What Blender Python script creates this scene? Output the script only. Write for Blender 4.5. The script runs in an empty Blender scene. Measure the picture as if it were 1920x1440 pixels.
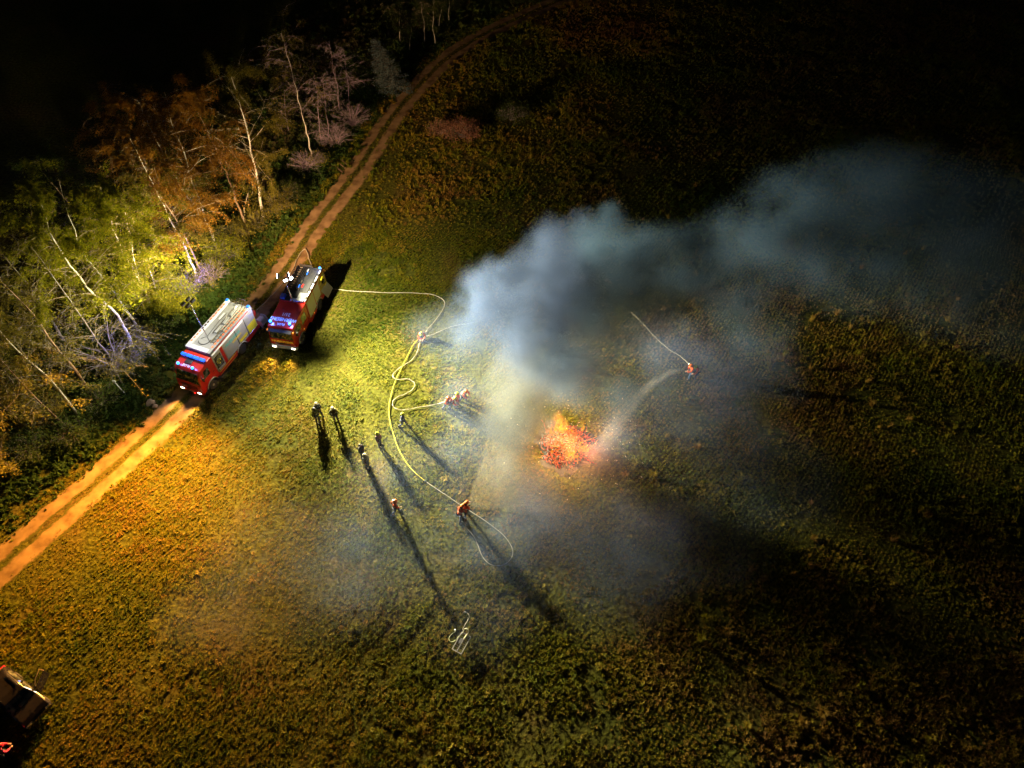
import bpy, bmesh, math, random
import numpy as np
from mathutils import Vector, Matrix, Euler

R = math.radians
scene = bpy.context.scene
COL = scene.collection

# ------------------------------------------------------------------ camera
CAM_H = 47.87
DEP = R(51.908)
FOC = 1331.0 / 1920.0
cam_data = bpy.data.cameras.new('camera')
cam_data.sensor_width = 36.0
cam_data.lens = 36.0 * FOC
cam_data.clip_end = 1000.0
cam = bpy.data.objects.new('camera', cam_data)
cam.location = (0, 0, CAM_H)
cam.rotation_euler = (math.pi / 2 - DEP, 0, 0)
COL.objects.link(cam)
scene.camera = cam

# ------------------------------------------------------------------ night sky, moon, exposure
world = bpy.data.worlds.new('World')
scene.world = world
world.use_nodes = True
wn = world.node_tree
bg = wn.nodes['Background']
sky = wn.nodes.new('ShaderNodeTexSky')
sky.sky_type = 'NISHITA'
sky.sun_disc = False
sky.sun_elevation = R(25)
sky.sun_rotation = R(60)
wn.links.new(sky.outputs[0], bg.inputs[0])
bg.inputs[1].default_value = 0.0018

moon = bpy.data.lights.new('moon', 'SUN')
moon.energy = 0.004
moon.angle = R(0.5)
moon.color = (0.75, 0.85, 1.0)
moon_o = bpy.data.objects.new('moon', moon)
moon_o.rotation_euler = (R(65), 0, R(-60))
COL.objects.link(moon_o)

scene.view_settings.view_transform = 'Standard'
scene.view_settings.look = 'None'
scene.view_settings.exposure = 0.0
scene.view_settings.gamma = 1.0
scene.view_settings.use_curve_mapping = False
scene.cycles.use_denoising = True
scene.cycles.use_adaptive_sampling = True
scene.cycles.adaptive_threshold = 0.06
scene.cycles.adaptive_min_samples = 12
scene.cycles.max_bounces = 3
scene.cycles.diffuse_bounces = 1
scene.cycles.glossy_bounces = 1
scene.cycles.transmission_bounces = 2
scene.cycles.volume_bounces = 1
scene.cycles.sample_clamp_indirect = 4.0
scene.cycles.transparent_max_bounces = 96
scene.cycles.volume_step_rate = 1.0
scene.cycles.volume_max_steps = 512

random.seed(7)
RNG = np.random.default_rng(7)


def G(px, py, z=0.0):
    """point of the photograph (1920 wide) that lies at height z above the field, in metres"""
    s, c = math.sin(DEP), math.cos(DEP)
    f = 1331.0
    a, b = (px - 960) / f, (py - 720) / f
    d = Vector((a, c - s * b, -s - c * b))
    t = (z - CAM_H) / d.z
    return Vector((d.x * t, d.y * t, z))


# ------------------------------------------------------------------ materials
MATS = {}


def nd(nt, typ, **kw):
    n = nt.nodes.new(typ)
    for k, v in kw.items():
        setattr(n, k, v)
    return n


def mat(name, col, rough=0.6, metal=0.0, var=0.0, scale=6.0, col2=None, bump=0.0, emit=None, estr=0.0, coat=0.0, trans=0.0):
    """principled material; var mixes towards col2 by noise"""
    if name in MATS:
        return MATS[name]
    m = bpy.data.materials.new(name)
    m.use_nodes = True
    nt = m.node_tree
    p = nt.nodes['Principled BSDF']
    p.inputs['Roughness'].default_value = rough
    p.inputs['Metallic'].default_value = metal
    p.inputs['Coat Weight'].default_value = coat
    p.inputs['Base Color'].default_value = (*col, 1)
    if var > 0 or bump > 0:
        tc = nd(nt, 'ShaderNodeTexCoord')
        nz = nd(nt, 'ShaderNodeTexNoise')
        nz.inputs['Scale'].default_value = scale
        nz.inputs['Detail'].default_value = 5
        nt.links.new(tc.outputs['Object'], nz.inputs['Vector'])
        if var > 0:
            c2 = col2 or tuple(c * 0.45 for c in col)
            mr = nd(nt, 'ShaderNodeMapRange')
            mr.inputs[1].default_value = 0.38
            mr.inputs[2].default_value = 0.68
            mr.inputs[4].default_value = var
            mx = nd(nt, 'ShaderNodeMix', data_type='RGBA')
            mx.inputs[6].default_value = (*col, 1)
            mx.inputs[7].default_value = (*c2, 1)
            nt.links.new(nz.outputs['Fac'], mr.inputs[0])
            nt.links.new(mr.outputs[0], mx.inputs[0])
            nt.links.new(mx.outputs[2], p.inputs['Base Color'])
        if bump > 0:
            bp = nd(nt, 'ShaderNodeBump')
            bp.inputs['Strength'].default_value = bump
            nt.links.new(nz.outputs['Fac'], bp.inputs['Height'])
            nt.links.new(bp.outputs[0], p.inputs['Normal'])
    if emit:
        p.inputs['Emission Color'].default_value = (*emit, 1)
        p.inputs['Emission Strength'].default_value = estr
    MATS[name] = m
    return m


# ------------------------------------------------------------------ mesh building
class MB:
    def __init__(self):
        self.v, self.f = [], []

    def add(self, vs, fs):
        o = len(self.v)
        self.v += [tuple(p) for p in vs]
        self.f += [tuple(i + o for i in q) for q in fs]
        return self

    def box(self, x0, x1, y0, y1, z0, z1):
        v = [(x, y, z) for z in (z0, z1) for y in (y0, y1) for x in (x0, x1)]
        return self.add(v, [(0, 2, 3, 1), (4, 5, 7, 6), (0, 1, 5, 4), (2, 6, 7, 3), (0, 4, 6, 2), (1, 3, 7, 5)])

    def prism(self, prof, y0, y1, inset=None):
        """profile of (x,z), extruded along y"""
        n = len(prof)
        v = [(x, y0, z) for x, z in prof] + [(x, y1, z) for x, z in prof]
        f = [tuple(range(n)), tuple(range(2 * n - 1, n - 1, -1))]
        f += [(i, n + i, n + (i + 1) % n, (i + 1) % n) for i in range(n)]
        return self.add(v, f)

    def tube(self, pts, r, n=8, caps=True):
        pts = [Vector(p) for p in pts]
        rs = r if hasattr(r, '__len__') else [r] * len(pts)
        vs, fs = [], []
        up = None
        for i, p in enumerate(pts):
            t = (pts[min(i + 1, len(pts) - 1)] - pts[max(i - 1, 0)])
            if t.length < 1e-9:
                t = Vector((0, 0, 1))
            t.normalize()
            if up is None:
                up = t.orthogonal().normalized()
            up = (up - t * up.dot(t))
            if up.length < 1e-6:
                up = t.orthogonal()
            up.normalize()
            w = t.cross(up)
            for k in range(n):
                a = 2 * math.pi * k / n
                vs.append(p + (up * math.cos(a) + w * math.sin(a)) * rs[i])
        for i in range(len(pts) - 1):
            for k in range(n):
                k2 = (k + 1) % n
                fs.append((i * n + k, i * n + k2, (i + 1) * n + k2, (i + 1) * n + k))
        if caps:
            fs.append(tuple(range(n - 1, -1, -1)))
            fs.append(tuple((len(pts) - 1) * n + k for k in range(n)))
        return self.add(vs, fs)

    def lathe(self, prof, origin=(0, 0, 0), axis='Z', n=20):
        """profile of (radius, height) turned about an axis"""
        vs, fs = [], []
        o = Vector(origin)
        for r, h in prof:
            for k in range(n):
                a = 2 * math.pi * k / n
                c, s = r * math.cos(a), r * math.sin(a)
                q = {'Z': (c, s, h), 'Y': (c, h, s), 'X': (h, c, s)}[axis]
                vs.append(o + Vector(q))
        m = len(prof)
        for i in range(m - 1):
            for k in range(n):
                k2 = (k + 1) % n
                fs.append((i * n + k, i * n + k2, (i + 1) * n + k2, (i + 1) * n + k))
        if prof[0][0] > 1e-6:
            fs.append(tuple(range(n - 1, -1, -1)))
        if prof[-1][0] > 1e-6:
            fs.append(tuple((m - 1) * n + k for k in range(n)))
        return self.add(vs, fs)

    def mesh(self, name):
        me = bpy.data.meshes.new(name)
        me.from_pydata(self.v, [], self.f)
        bm = bmesh.new()
        bm.from_mesh(me)
        bmesh.ops.remove_doubles(bm, verts=bm.verts, dist=1e-5)
        bmesh.ops.recalc_face_normals(bm, faces=bm.faces)
        bm.to_mesh(me)
        bm.free()
        return me

    def build(self, name, m, parent=None, smooth=False, bevel=0.0, seg=2):
        me = self.mesh(name)
        me.materials.append(m)
        if smooth:
            me.shade_smooth()
            me.set_sharp_from_angle(angle=R(40))
        return link(name, me, parent, bevel, seg)


def link(name, data, parent=None, bevel=0.0, seg=2):
    o = bpy.data.objects.new(name, data)
    COL.objects.link(o)
    if parent is not None:
        o.parent = parent
    if bevel > 0:
        b = o.modifiers.new('bevel', 'BEVEL')
        b.width = bevel
        b.segments = seg
        b.limit_method = 'ANGLE'
        b.angle_limit = R(35)
    return o


def np_mesh(name, verts, faces_flat, nper, m, parent=None, smooth=False):
    """verts (n,3), faces (k,nper) numpy arrays to a mesh object"""
    me = bpy.data.meshes.new(name)
    k = len(faces_flat)
    me.vertices.add(len(verts))
    me.vertices.foreach_set('co', np.asarray(verts, dtype=np.float32).ravel())
    me.loops.add(k * nper)
    me.loops.foreach_set('vertex_index', np.asarray(faces_flat, dtype=np.int32).ravel())
    me.polygons.add(k)
    me.polygons.foreach_set('loop_start', np.arange(0, k * nper, nper, dtype=np.int32))
    me.update(calc_edges=True)
    me.validate()
    if m:
        me.materials.append(m)
    if smooth:
        me.shade_smooth()
    return me if parent == 'mesh' else link(name, me, parent)


def tag(o, label=None, cat=None, group=None, kind=None):
    for k, v in (('label', label), ('category', cat), ('group', group), ('kind', kind)):
        if v:
            o[k] = v
    return o


def thing(name, label, cat, loc=(0, 0, 0), rz=0.0, group=None):
    o = bpy.data.objects.new(name, None)
    o.empty_display_size = 0.3
    COL.objects.link(o)
    o.location = loc
    o.rotation_euler = (0, 0, rz)
    return tag(o, label, cat, group)


def text(name, s, size, m, parent, mtx, depth=0.004, space=1.0, sx=1.0):
    """lettering as real, slightly raised letters; centred on its own origin"""
    cu = bpy.data.curves.new(name, 'FONT')
    cu.body = s
    cu.size = size
    cu.extrude = depth
    cu.align_x = 'CENTER'
    cu.align_y = 'CENTER'
    cu.space_character = space
    cu.offset = 0.006
    cu.resolution_u = 2
    tmp = bpy.data.objects.new('lettering_tmp', cu)
    COL.objects.link(tmp)
    dg = bpy.context.evaluated_depsgraph_get()
    me = bpy.data.meshes.new_from_object(tmp.evaluated_get(dg))
    bpy.data.objects.remove(tmp)
    bpy.data.curves.remove(cu)
    me.materials.clear()
    me.materials.append(m)
    me.transform(mtx @ Matrix.Diagonal((sx, 1, 1, 1)))
    return link(name, me, parent)


def basis(ox, xa, ya):
    x = Vector(xa).normalized()
    y = Vector(ya).normalized()
    z = x.cross(y)
    M = Matrix((x, y, z)).transposed().to_4x4()
    M.translation = Vector(ox)
    return M


def catmull(pts, n=10):
    pts = [Vector(p) for p in pts]
    P = [pts[0] * 2 - pts[1]] + pts + [pts[-1] * 2 - pts[-2]]
    out = []
    for i in range(1, len(P) - 2):
        a, b, c, d = P[i - 1], P[i], P[i + 1], P[i + 2]
        for k in range(n):
            t = k / n
            out.append(0.5 * ((2 * b) + (c - a) * t + (2 * a - 5 * b + 4 * c - d) * t * t + (3 * b - a - 3 * c + d) * t ** 3))
    out.append(pts[-1])
    return out


def lamp(name, typ, loc, power, color, parent=None, size=0.1, aim=None, angle=120, blend=0.8):
    li = bpy.data.lights.new(name, typ)
    li.energy = power
    li.color = color
    li.shadow_soft_size = size
    o = bpy.data.objects.new(name, li)
    o.location = loc
    COL.objects.link(o)
    if typ == 'SPOT':
        li.spot_size = R(angle)
        li.spot_blend = blend
    if aim is not None:
        o.rotation_euler = Vector(aim).to_track_quat('-Z', 'Y').to_euler()
    if parent is not None:
        o.parent = parent
    return o

# ================================================================== THE SETTING
def smooth_noise(x, y, scale, seed):
    """value noise, vectorised, 0..1"""
    rs = np.random.default_rng(seed)
    tab = rs.random((256, 256))
    u, v = x / scale + 300.0, y / scale + 300.0
    i, j = np.floor(u).astype(int), np.floor(v).astype(int)
    fu, fv = u - i, v - j
    fu, fv = fu * fu * (3 - 2 * fu), fv * fv * (3 - 2 * fv)
    g = lambda a, b: tab[a % 256, b % 256]
    return (g(i, j) * (1 - fu) + g(i + 1, j) * fu) * (1 - fv) + (g(i, j + 1) * (1 - fu) + g(i + 1, j + 1) * fu) * fv


def ground_material():
    m = bpy.data.materials.new('field_soil')
    m.use_nodes = True
    nt = m.node_tree
    p = nt.nodes['Principled BSDF']
    p.inputs['Roughness'].default_value = 0.95
    p.inputs['Specular IOR Level'].default_value = 0.1
    tc = nd(nt, 'ShaderNodeTexCoord')
    n1 = nd(nt, 'ShaderNodeTexNoise')
    n1.inputs['Scale'].default_value = 0.13
    n1.inputs['Detail'].default_value = 8
    n1.inputs['Roughness'].default_value = 0.65
    n2 = nd(nt, 'ShaderNodeTexNoise')
    n2.inputs['Scale'].default_value = 3.2
    n2.inputs['Detail'].default_value = 6
    r1 = nd(nt, 'ShaderNodeValToRGB')
    e = r1.color_ramp.elements
    e[0].position, e[0].color = 0.36, (0.050, 0.058, 0.007, 1)
    e[1].position, e[1].color = 0.66, (0.110, 0.074, 0.020, 1)
    x = e.new(0.5)
    x.color = (0.078, 0.078, 0.010, 1)
    r2 = nd(nt, 'ShaderNodeValToRGB')
    r2.color_ramp.elements[0].position, r2.color_ramp.elements[0].color = 0.34, (0.4, 0.4, 0.4, 1)
    r2.color_ramp.elements[1].position, r2.color_ramp.elements[1].color = 0.68, (1.35, 1.35, 1.3, 1)
    mx = nd(nt, 'ShaderNodeMix', data_type='RGBA', blend_type='MULTIPLY')
    mx.inputs[0].default_value = 1.0
    bp = nd(nt, 'ShaderNodeBump')
    bp.inputs['Strength'].default_value = 0.9
    bp.inputs['Distance'].default_value = 0.12
    L = nt.links.new
    L(tc.outputs['Object'], n1.inputs['Vector'])
    L(tc.outputs['Object'], n2.inputs['Vector'])
    L(n1.outputs['Fac'], r1.inputs[0])
    L(n2.outputs['Fac'], r2.inputs[0])
    L(r1.outputs[0], mx.inputs[6])
    L(r2.outputs[0], mx.inputs[7])
    L(mx.outputs[2], p.inputs['Base Color'])
    L(n2.outputs['Fac'], bp.inputs['Height'])
    L(bp.outputs[0], p.inputs['Normal'])
    return m


g = MB()
g.add([(-400, -300, 0), (400, -300, 0), (400, 600, 0), (-400, 600, 0)], [(0, 1, 2, 3)])
tag(g.build('ground', ground_material()), kind='structure')

# ---------------------------------------------------------------- farm track: two worn wheel ruts and a grassy middle
TRACK_PX = [(-150, 1198), (-60, 1117), (0, 1063), (100, 975), (204, 885), (340, 757), (420, 660), (495, 560), (554, 480), (587, 428), (650, 347), (683, 302),
            (722, 240), (765, 184), (835, 112), (905, 66), (975, 33), (1060, -3), (1160, -38), (1260, -66)]
TRACK = [Vector((p.x, p.y, 0)) for p in catmull([G(x, y) for x, y in TRACK_PX], 14)]
TRK = np.array([(p.x, p.y) for p in TRACK])


def track_offset(x, y):
    """distance from the track's centre line (positive to the field side)"""
    x, y = np.asarray(x, float), np.asarray(y, float)
    best = np.full(x.shape, 1e9)
    sgn = np.ones(x.shape)
    for i in range(0, len(TRK) - 2, 2):
        a, b = TRK[i], TRK[i + 2]
        d = b - a
        t = np.clip(((x - a[0]) * d[0] + (y - a[1]) * d[1]) / (d @ d), 0, 1)
        qx, qy = x - (a[0] + t * d[0]), y - (a[1] + t * d[1])
        r = np.hypot(qx, qy)
        s = np.sign(d[1] * qx - d[0] * qy)
        u = r < best
        best = np.where(u, r, best)
        sgn = np.where(u, s, sgn)
    return best * np.where(sgn == 0, 1, sgn)


def rut_ribbon(name, off, half, mm, z):
    vs, fs = [], []
    n = len(TRACK)
    prof = (-1.0, -0.72, -0.3, 0.3, 0.72, 1.0)
    for i, p in enumerate(TRACK):
        t = (TRACK[min(i + 1, n - 1)] - TRACK[max(i - 1, 0)]).normalized()
        s = Vector((t.y, -t.x, 0))
        wob = 0.12 * math.sin(i * 0.9 + off) + random.uniform(-0.06, 0.06)
        for k, q in enumerate(prof):
            h = half * (1 + random.uniform(-0.16, 0.16)) if k in (0, 5) else half
            vs.append(p + s * (off + wob * 0.4 + q * h) + Vector((0, 0, z + (0.03 if k in (1, 4) else 0.0 if k in (0, 5) else 0.008))))
    for i in range(n - 1):
        for k in range(5):
            a = i * 6 + k
            fs.append((a, a + 1, a + 7, a + 6))
    b = MB().add(vs, fs)
    o = b.build(name, mm, smooth=True)
    at = o.data.attributes.new('edge', 'FLOAT', 'POINT')
    prof_e = (1.0, 0.62, 0.12, 0.12, 0.62, 1.0)
    at.data.foreach_set('value', [prof_e[i % 6] for i in range(len(o.data.vertices))])
    return o




def track_material():
    """sandy wheel rut that breaks up into the grass along both edges"""
    m = mat('track_dirt', (0.30, 0.19, 0.105), 0.95, var=1.0, scale=0.9, col2=(0.135, 0.080, 0.040), bump=0.9)
    nt = m.node_tree
    p = nt.nodes['Principled BSDF']
    p.inputs['Specular IOR Level'].default_value = 0.1
    src = p.inputs['Base Color'].links[0].from_socket
    at = nd(nt, 'ShaderNodeAttribute', attribute_name='edge')
    tc = nd(nt, 'ShaderNodeTexCoord')
    nz = nd(nt, 'ShaderNodeTexNoise')
    nz.inputs['Scale'].default_value = 2.6
    nz.inputs['Detail'].default_value = 7
    nz.inputs['Roughness'].default_value = 0.7
    ad = nd(nt, 'ShaderNodeMath', operation='ADD')
    mr = nd(nt, 'ShaderNodeMapRange')
    mr.inputs[1].default_value = 1.02
    mr.inputs[2].default_value = 1.32
    mx = nd(nt, 'ShaderNodeMix', data_type='RGBA')
    mx.inputs[7].default_value = (0.075, 0.070, 0.014, 1)
    L = nt.links.new
    L(tc.outputs['Object'], nz.inputs['Vector'])
    L(at.outputs['Fac'], ad.inputs[0])
    L(nz.outputs['Fac'], ad.inputs[1])
    L(ad.outputs[0], mr.inputs[0])
    L(mr.outputs[0], mx.inputs[0])
    L(src, mx.inputs[6])
    L(mx.outputs[2], p.inputs['Base Color'])
    return m


dirt = track_material()
tag(rut_ribbon('track_rut', -0.92, 0.74, dirt, 0.006), kind='structure')
tag(rut_ribbon('track_rut', 0.92, 0.78, dirt, 0.006), kind='structure')

# ---------------------------------------------------------------- grass: tufts scattered in drilled rows
def blade_tuft(name, seed, n, h, spread, w, m, broad=False):
    rs = np.random.default_rng(seed)
    vs, fs = [], []
    for k in range(n):
        a = rs.uniform(0, 2 * math.pi)
        r0 = spread * math.sqrt(rs.random()) * 0.75
        x0, y0 = r0 * math.cos(a), r0 * math.sin(a)
        d = a + rs.normal(0, 0.7)
        ln = h * rs.uniform(0.55, 1.2)
        lean = rs.uniform(0.15, 0.95)
        ww = w * rs.uniform(0.6, 1.3)
        dx, dy = math.cos(d), math.sin(d)
        px, py = -dy * ww, dx * ww
        m1 = (x0 + dx * ln * 0.3 * lean, y0 + dy * ln * 0.3 * lean, ln * 0.6)
        tip = (x0 + dx * ln * lean, y0 + dy * ln * lean, ln * (1.02 - 0.5 * lean))
        o = len(vs)
        k2 = 1.5 if broad else 0.8
        vs += [(x0 - px * .6, y0 - py * .6, 0), (x0 + px * .6, y0 + py * .6, 0), (m1[0] + px * k2, m1[1] + py * k2, m1[2]), (m1[0] - px * k2, m1[1] - py * k2, m1[2]), tip]
        fs += [(o, o + 1, o + 2, o + 3), (o + 3, o + 2, o + 4)]
    me = bpy.data.meshes.new(name)
    me.from_pydata(vs, [], fs)
    me.materials.append(m)
    return bpy.data.objects.new(name, me)


def tuft_material(name, stops):
    m = bpy.data.materials.new(name)
    m.use_nodes = True
    nt = m.node_tree
    p = nt.nodes['Principled BSDF']
    p.inputs['Roughness'].default_value = 0.7
    p.inputs['Specular IOR Level'].default_value = 0.2
    at = nd(nt, 'ShaderNodeAttribute', attribute_name='tint', attribute_type='INSTANCER')
    rp = nd(nt, 'ShaderNodeValToRGB')
    el = rp.color_ramp.elements
    while len(el) < len(stops):
        el.new(0.5)
    for e, (q, c) in zip(el, stops):
        e.position = q
        e.color = (*c, 1)
    nt.links.new(at.outputs['Fac'], rp.inputs[0])
    nt.links.new(rp.outputs[0], p.inputs['Base Color'])
    tr = nd(nt, 'ShaderNodeBsdfTranslucent')
    nt.links.new(rp.outputs[0], tr.inputs[0])
    ms = nd(nt, 'ShaderNodeMixShader')
    ms.inputs[0].default_value = 0.3
    out = nt.nodes['Material Output']
    nt.links.new(p.outputs[0], ms.inputs[1])
    nt.links.new(tr.outputs[0], ms.inputs[2])
    nt.links.new(ms.outputs[0], out.inputs[0])
    return m


def scatter(name, pts, scl, rot, tint, vid, protos, label):
    """one object whose points carry tufts (grass nobody could count)"""
    me = bpy.data.meshes.new(name)
    n = len(pts)
    me.vertices.add(n)
    me.vertices.foreach_set('co', np.asarray(pts, np.float32).ravel())
    for an, ty, dat in (('scl', 'FLOAT_VECTOR', scl), ('rot', 'FLOAT_VECTOR', rot), ('tint', 'FLOAT', tint), ('vid', 'INT', vid)):
        a = me.attributes.new(an, ty, 'POINT')
        if ty == 'FLOAT_VECTOR':
            a.data.foreach_set('vector', np.asarray(dat, np.float32).ravel())
        else:
            a.data.foreach_set('value', np.asarray(dat, np.int32 if ty == 'INT' else np.float32))
    o = link(name, me)
    pc = bpy.data.collections.new(name + '_tufts')
    for q in protos:
        pc.objects.link(q)
    ng = bpy.data.node_groups.new(name + '_scatter', 'GeometryNodeTree')
    ng.interface.new_socket('Geometry', in_out='INPUT', socket_type='NodeSocketGeometry')
    ng.interface.new_socket('Geometry', in_out='OUTPUT', socket_type='NodeSocketGeometry')
    gi, go = ng.nodes.new('NodeGroupInput'), ng.nodes.new('NodeGroupOutput')
    ip = ng.nodes.new('GeometryNodeInstanceOnPoints')
    ci = ng.nodes.new('GeometryNodeCollectionInfo')
    ci.inputs['Collection'].default_value = pc
    ci.inputs['Separate Children'].default_value = True
    ci.inputs['Reset Children'].default_value = True
    ip.inputs['Pick Instance'].default_value = True
    na = {}
    for an, ty in (('scl', 'FLOAT_VECTOR'), ('rot', 'FLOAT_VECTOR'), ('vid', 'INT')):
        q = ng.nodes.new('GeometryNodeInputNamedAttribute')
        q.data_type = ty
        q.inputs[0].default_value = an
        na[an] = q
    er = ng.nodes.new('FunctionNodeEulerToRotation')
    L = ng.links.new
    L(gi.outputs[0], ip.inputs['Points'])
    L(ci.outputs[0], ip.inputs['Instance'])
    L(na['vid'].outputs[0], ip.inputs['Instance Index'])
    L(na['rot'].outputs[0], er.inputs[0])
    L(er.outputs[0], ip.inputs['Rotation'])
    L(na['scl'].outputs[0], ip.inputs['Scale'])
    L(ip.outputs[0], go.inputs[0])
    md = o.modifiers.new('scatter', 'NODES')
    md.node_group = ng
    tag(o, label, 'grass', kind='stuff')
    return o

# ---------------------------------------------------------------- where the hoses lie (so that they press the grass down)
HOSES = {
    'delivery': [(607, 541), (622, 543), (660, 547), (720, 550), (780, 551), (815, 555), (832, 565), (833, 576), (822, 595), (808, 612), (796, 627)],
    'supply': [(481, 584), (500, 566), (520, 545), (540, 521), (551, 504), (556, 490), (564, 476), (572, 469), (577, 476), (581, 490), (588, 506), (598, 525), (601, 533)],
    'yellow': [(785, 637), (775, 648), (765, 668), (752, 694), (742, 715), (735, 737), (730, 762), (731, 788), (738, 815), (751, 850), (772, 881), (798, 904)],
    'loop': [(798, 904), (830, 925), (858, 944), (880, 958), (920, 985), (948, 1009), (961, 1032), (957, 1050), (940, 1061), (919, 1059), (904, 1043), (894, 1018), (884, 1001), (874, 990), (870, 972)],
    'winding': [(788, 637), (785, 653), (780, 667), (770, 678), (757, 687), (747, 693), (738, 702), (738, 709), (746, 713), (763, 712), (775, 717), (778, 724), (772, 733), (760, 740), (745, 746),
                (737, 754), (737, 762), (744, 768), (759, 770), (780, 766), (805, 762), (823, 758), (834, 755)],
    'far': [(797, 633), (815, 627), (840, 616), (868, 609), (950, 592), (1050, 573), (1120, 568), (1167, 576), (1189, 592), (1207, 610), (1222, 627), (1237, 642), (1255, 657), (1276, 670), (1291, 684)],
    'stub': [(872, 1149), (878, 1152), (880, 1158), (876, 1166), (870, 1176), (866, 1186)],
    'cable': [(854, 1181), (853, 1186), (846, 1191), (842, 1198), (845, 1204), (852, 1203), (858, 1197), (862, 1190)],
}
HOSE_W = {k: catmull([G(x, y) for x, y in v], 8) for k, v in HOSES.items()}
HP = np.array([(p.x, p.y) for k_, v in HOSE_W.items() for i_, p in enumerate(v) if not (k_ == 'far' and 26 < i_ < 60)])

FIRE = G(1062, 838)


def hose_near(x, y, lim):
    out = np.zeros(x.shape, bool)
    for i in range(len(HP)):
        out |= ((x - HP[i, 0]) ** 2 + (y - HP[i, 1]) ** 2) < lim * lim
    return out


T1_LOC, T1_YAW = Vector((-26.43, 37.53, 0)), R(-111.4)
T2_LOC, T2_YAW = Vector((-19.83, 42.42, 0)), R(-100.7)


def under_truck(x, y, loc, yaw):
    dx, dy = x - loc.x, y - loc.y
    u = dx * math.cos(yaw) + dy * math.sin(yaw)
    v = -dx * math.sin(yaw) + dy * math.cos(yaw)
    return (u > -6.6) & (u < 1.2) & (np.abs(v) < 1.1)


GRASS = tuft_material('meadow_blades', [(0.0, (0.042, 0.078, 0.003)), (0.3, (0.115, 0.140, 0.004)), (0.55, (0.215, 0.185, 0.008)), (0.78, (0.270, 0.165, 0.024)), (1.0, (0.170, 0.085, 0.026))])
protos = [blade_tuft('meadow_tuft_%s' % 'abcdef'[i], 20 + i, (22, 18, 26, 16, 20, 14)[i], (0.17, 0.22, 0.14, 0.28, 0.12, 0.36)[i], (0.15, 0.13, 0.17, 0.12, 0.19, 0.11)[i],
                     (0.021, 0.017, 0.024, 0.016, 0.028, 0.014)[i], GRASS, broad=(i in (2, 4))) for i in range(6)]

ang = R(52)
pts = []
ux, uy = math.cos(ang), math.sin(ang)
for lo, hi, row, step in ((3, 58, 0.29, 0.125), (58, 118, 0.46, 0.34)):
    us = np.arange(-130, 190, step)
    vs_ = np.arange(-140, 140, row)
    U, V = np.meshgrid(us, vs_)
    U = U + RNG.normal(0, step * 0.45, U.shape)
    V = V + RNG.normal(0, row * 0.17, V.shape) + 1.6 * np.sin(U * 0.05) + 0.3 * np.sin(U * 0.21 + V * 0.05)
    X, Y = (ux * U + uy * V).ravel(), (uy * U - ux * V).ravel()
    halfw = 0.7215 * (CAM_H * math.sin(DEP) + Y * math.cos(DEP)) + 3.0
    k = (Y > lo) & (Y <= hi) & (np.abs(X) < halfw)
    pts.append(np.stack([X[k], Y[k]], 1))
P = np.concatenate(pts)
off = track_offset(P[:, 0], P[:, 1])
keep = ~((np.abs(off) > 0.42 + RNG.normal(0, 0.10, len(P))) & (np.abs(off) < 1.40 + np.abs(RNG.normal(0, 0.16, len(P))) * np.where(RNG.random(len(P)) < .5, -1, 1))) & (off > -2.6)
keep &= ~((np.abs(off) < 0.44) & (RNG.random(len(P)) < 0.25))
keep &= ~hose_near(P[:, 0], P[:, 1], 0.13)
keep &= ~under_truck(P[:, 0], P[:, 1], T1_LOC, T1_YAW)
keep &= ~((P[:, 0] - FIRE.x) ** 2 + (P[:, 1] - FIRE.y) ** 2 < (2.6 + RNG.normal(0, 0.5, len(P))) ** 2)
bare = smooth_noise(P[:, 0], P[:, 1], 2.6, 3) * 0.6 + smooth_noise(P[:, 0], P[:, 1], 0.9, 4) * 0.4
keep &= ~((bare < 0.30) & (RNG.random(len(P)) < 0.75))
P = P[keep]
off = off[keep]
n = len(P)
big = smooth_noise(P[:, 0], P[:, 1], 9.0, 11)
mid = smooth_noise(P[:, 0], P[:, 1], 2.2, 12)
tint = np.clip(0.02 + 0.70 * big + 0.38 * mid + RNG.normal(0, 0.13, n), 0, 1)
# greener where the engines stand, browner out in the field
green_near = np.exp(-(((P[:, 0] + 16) / 13) ** 2 + ((P[:, 1] - 38) / 12) ** 2))
tint = np.clip(tint - 0.16 * green_near + 0.10 * np.clip((P[:, 0] - 4) / 14, 0, 1) * np.clip((40 - P[:, 1]) / 12, 0, 1), 0, 1)
hgt = 0.26 + 0.62 * smooth_noise(P[:, 0], P[:, 1], 3.4, 13) + RNG.normal(0, 0.15, n)
hgt = np.clip(hgt, 0.2, 1.2) * np.where(P[:, 1] > 58, 1.45, 1.0)
hgt = np.where(P[:, 1] > 50, hgt * (1 + np.clip((P[:, 1] - 50) / 40, 0, 0.5)), hgt)
hgt = np.where(np.abs(off) < 0.6, hgt * 0.5, hgt)
hgt = np.where(RNG.random(n) < 0.025, hgt * 1.6, hgt)
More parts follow.
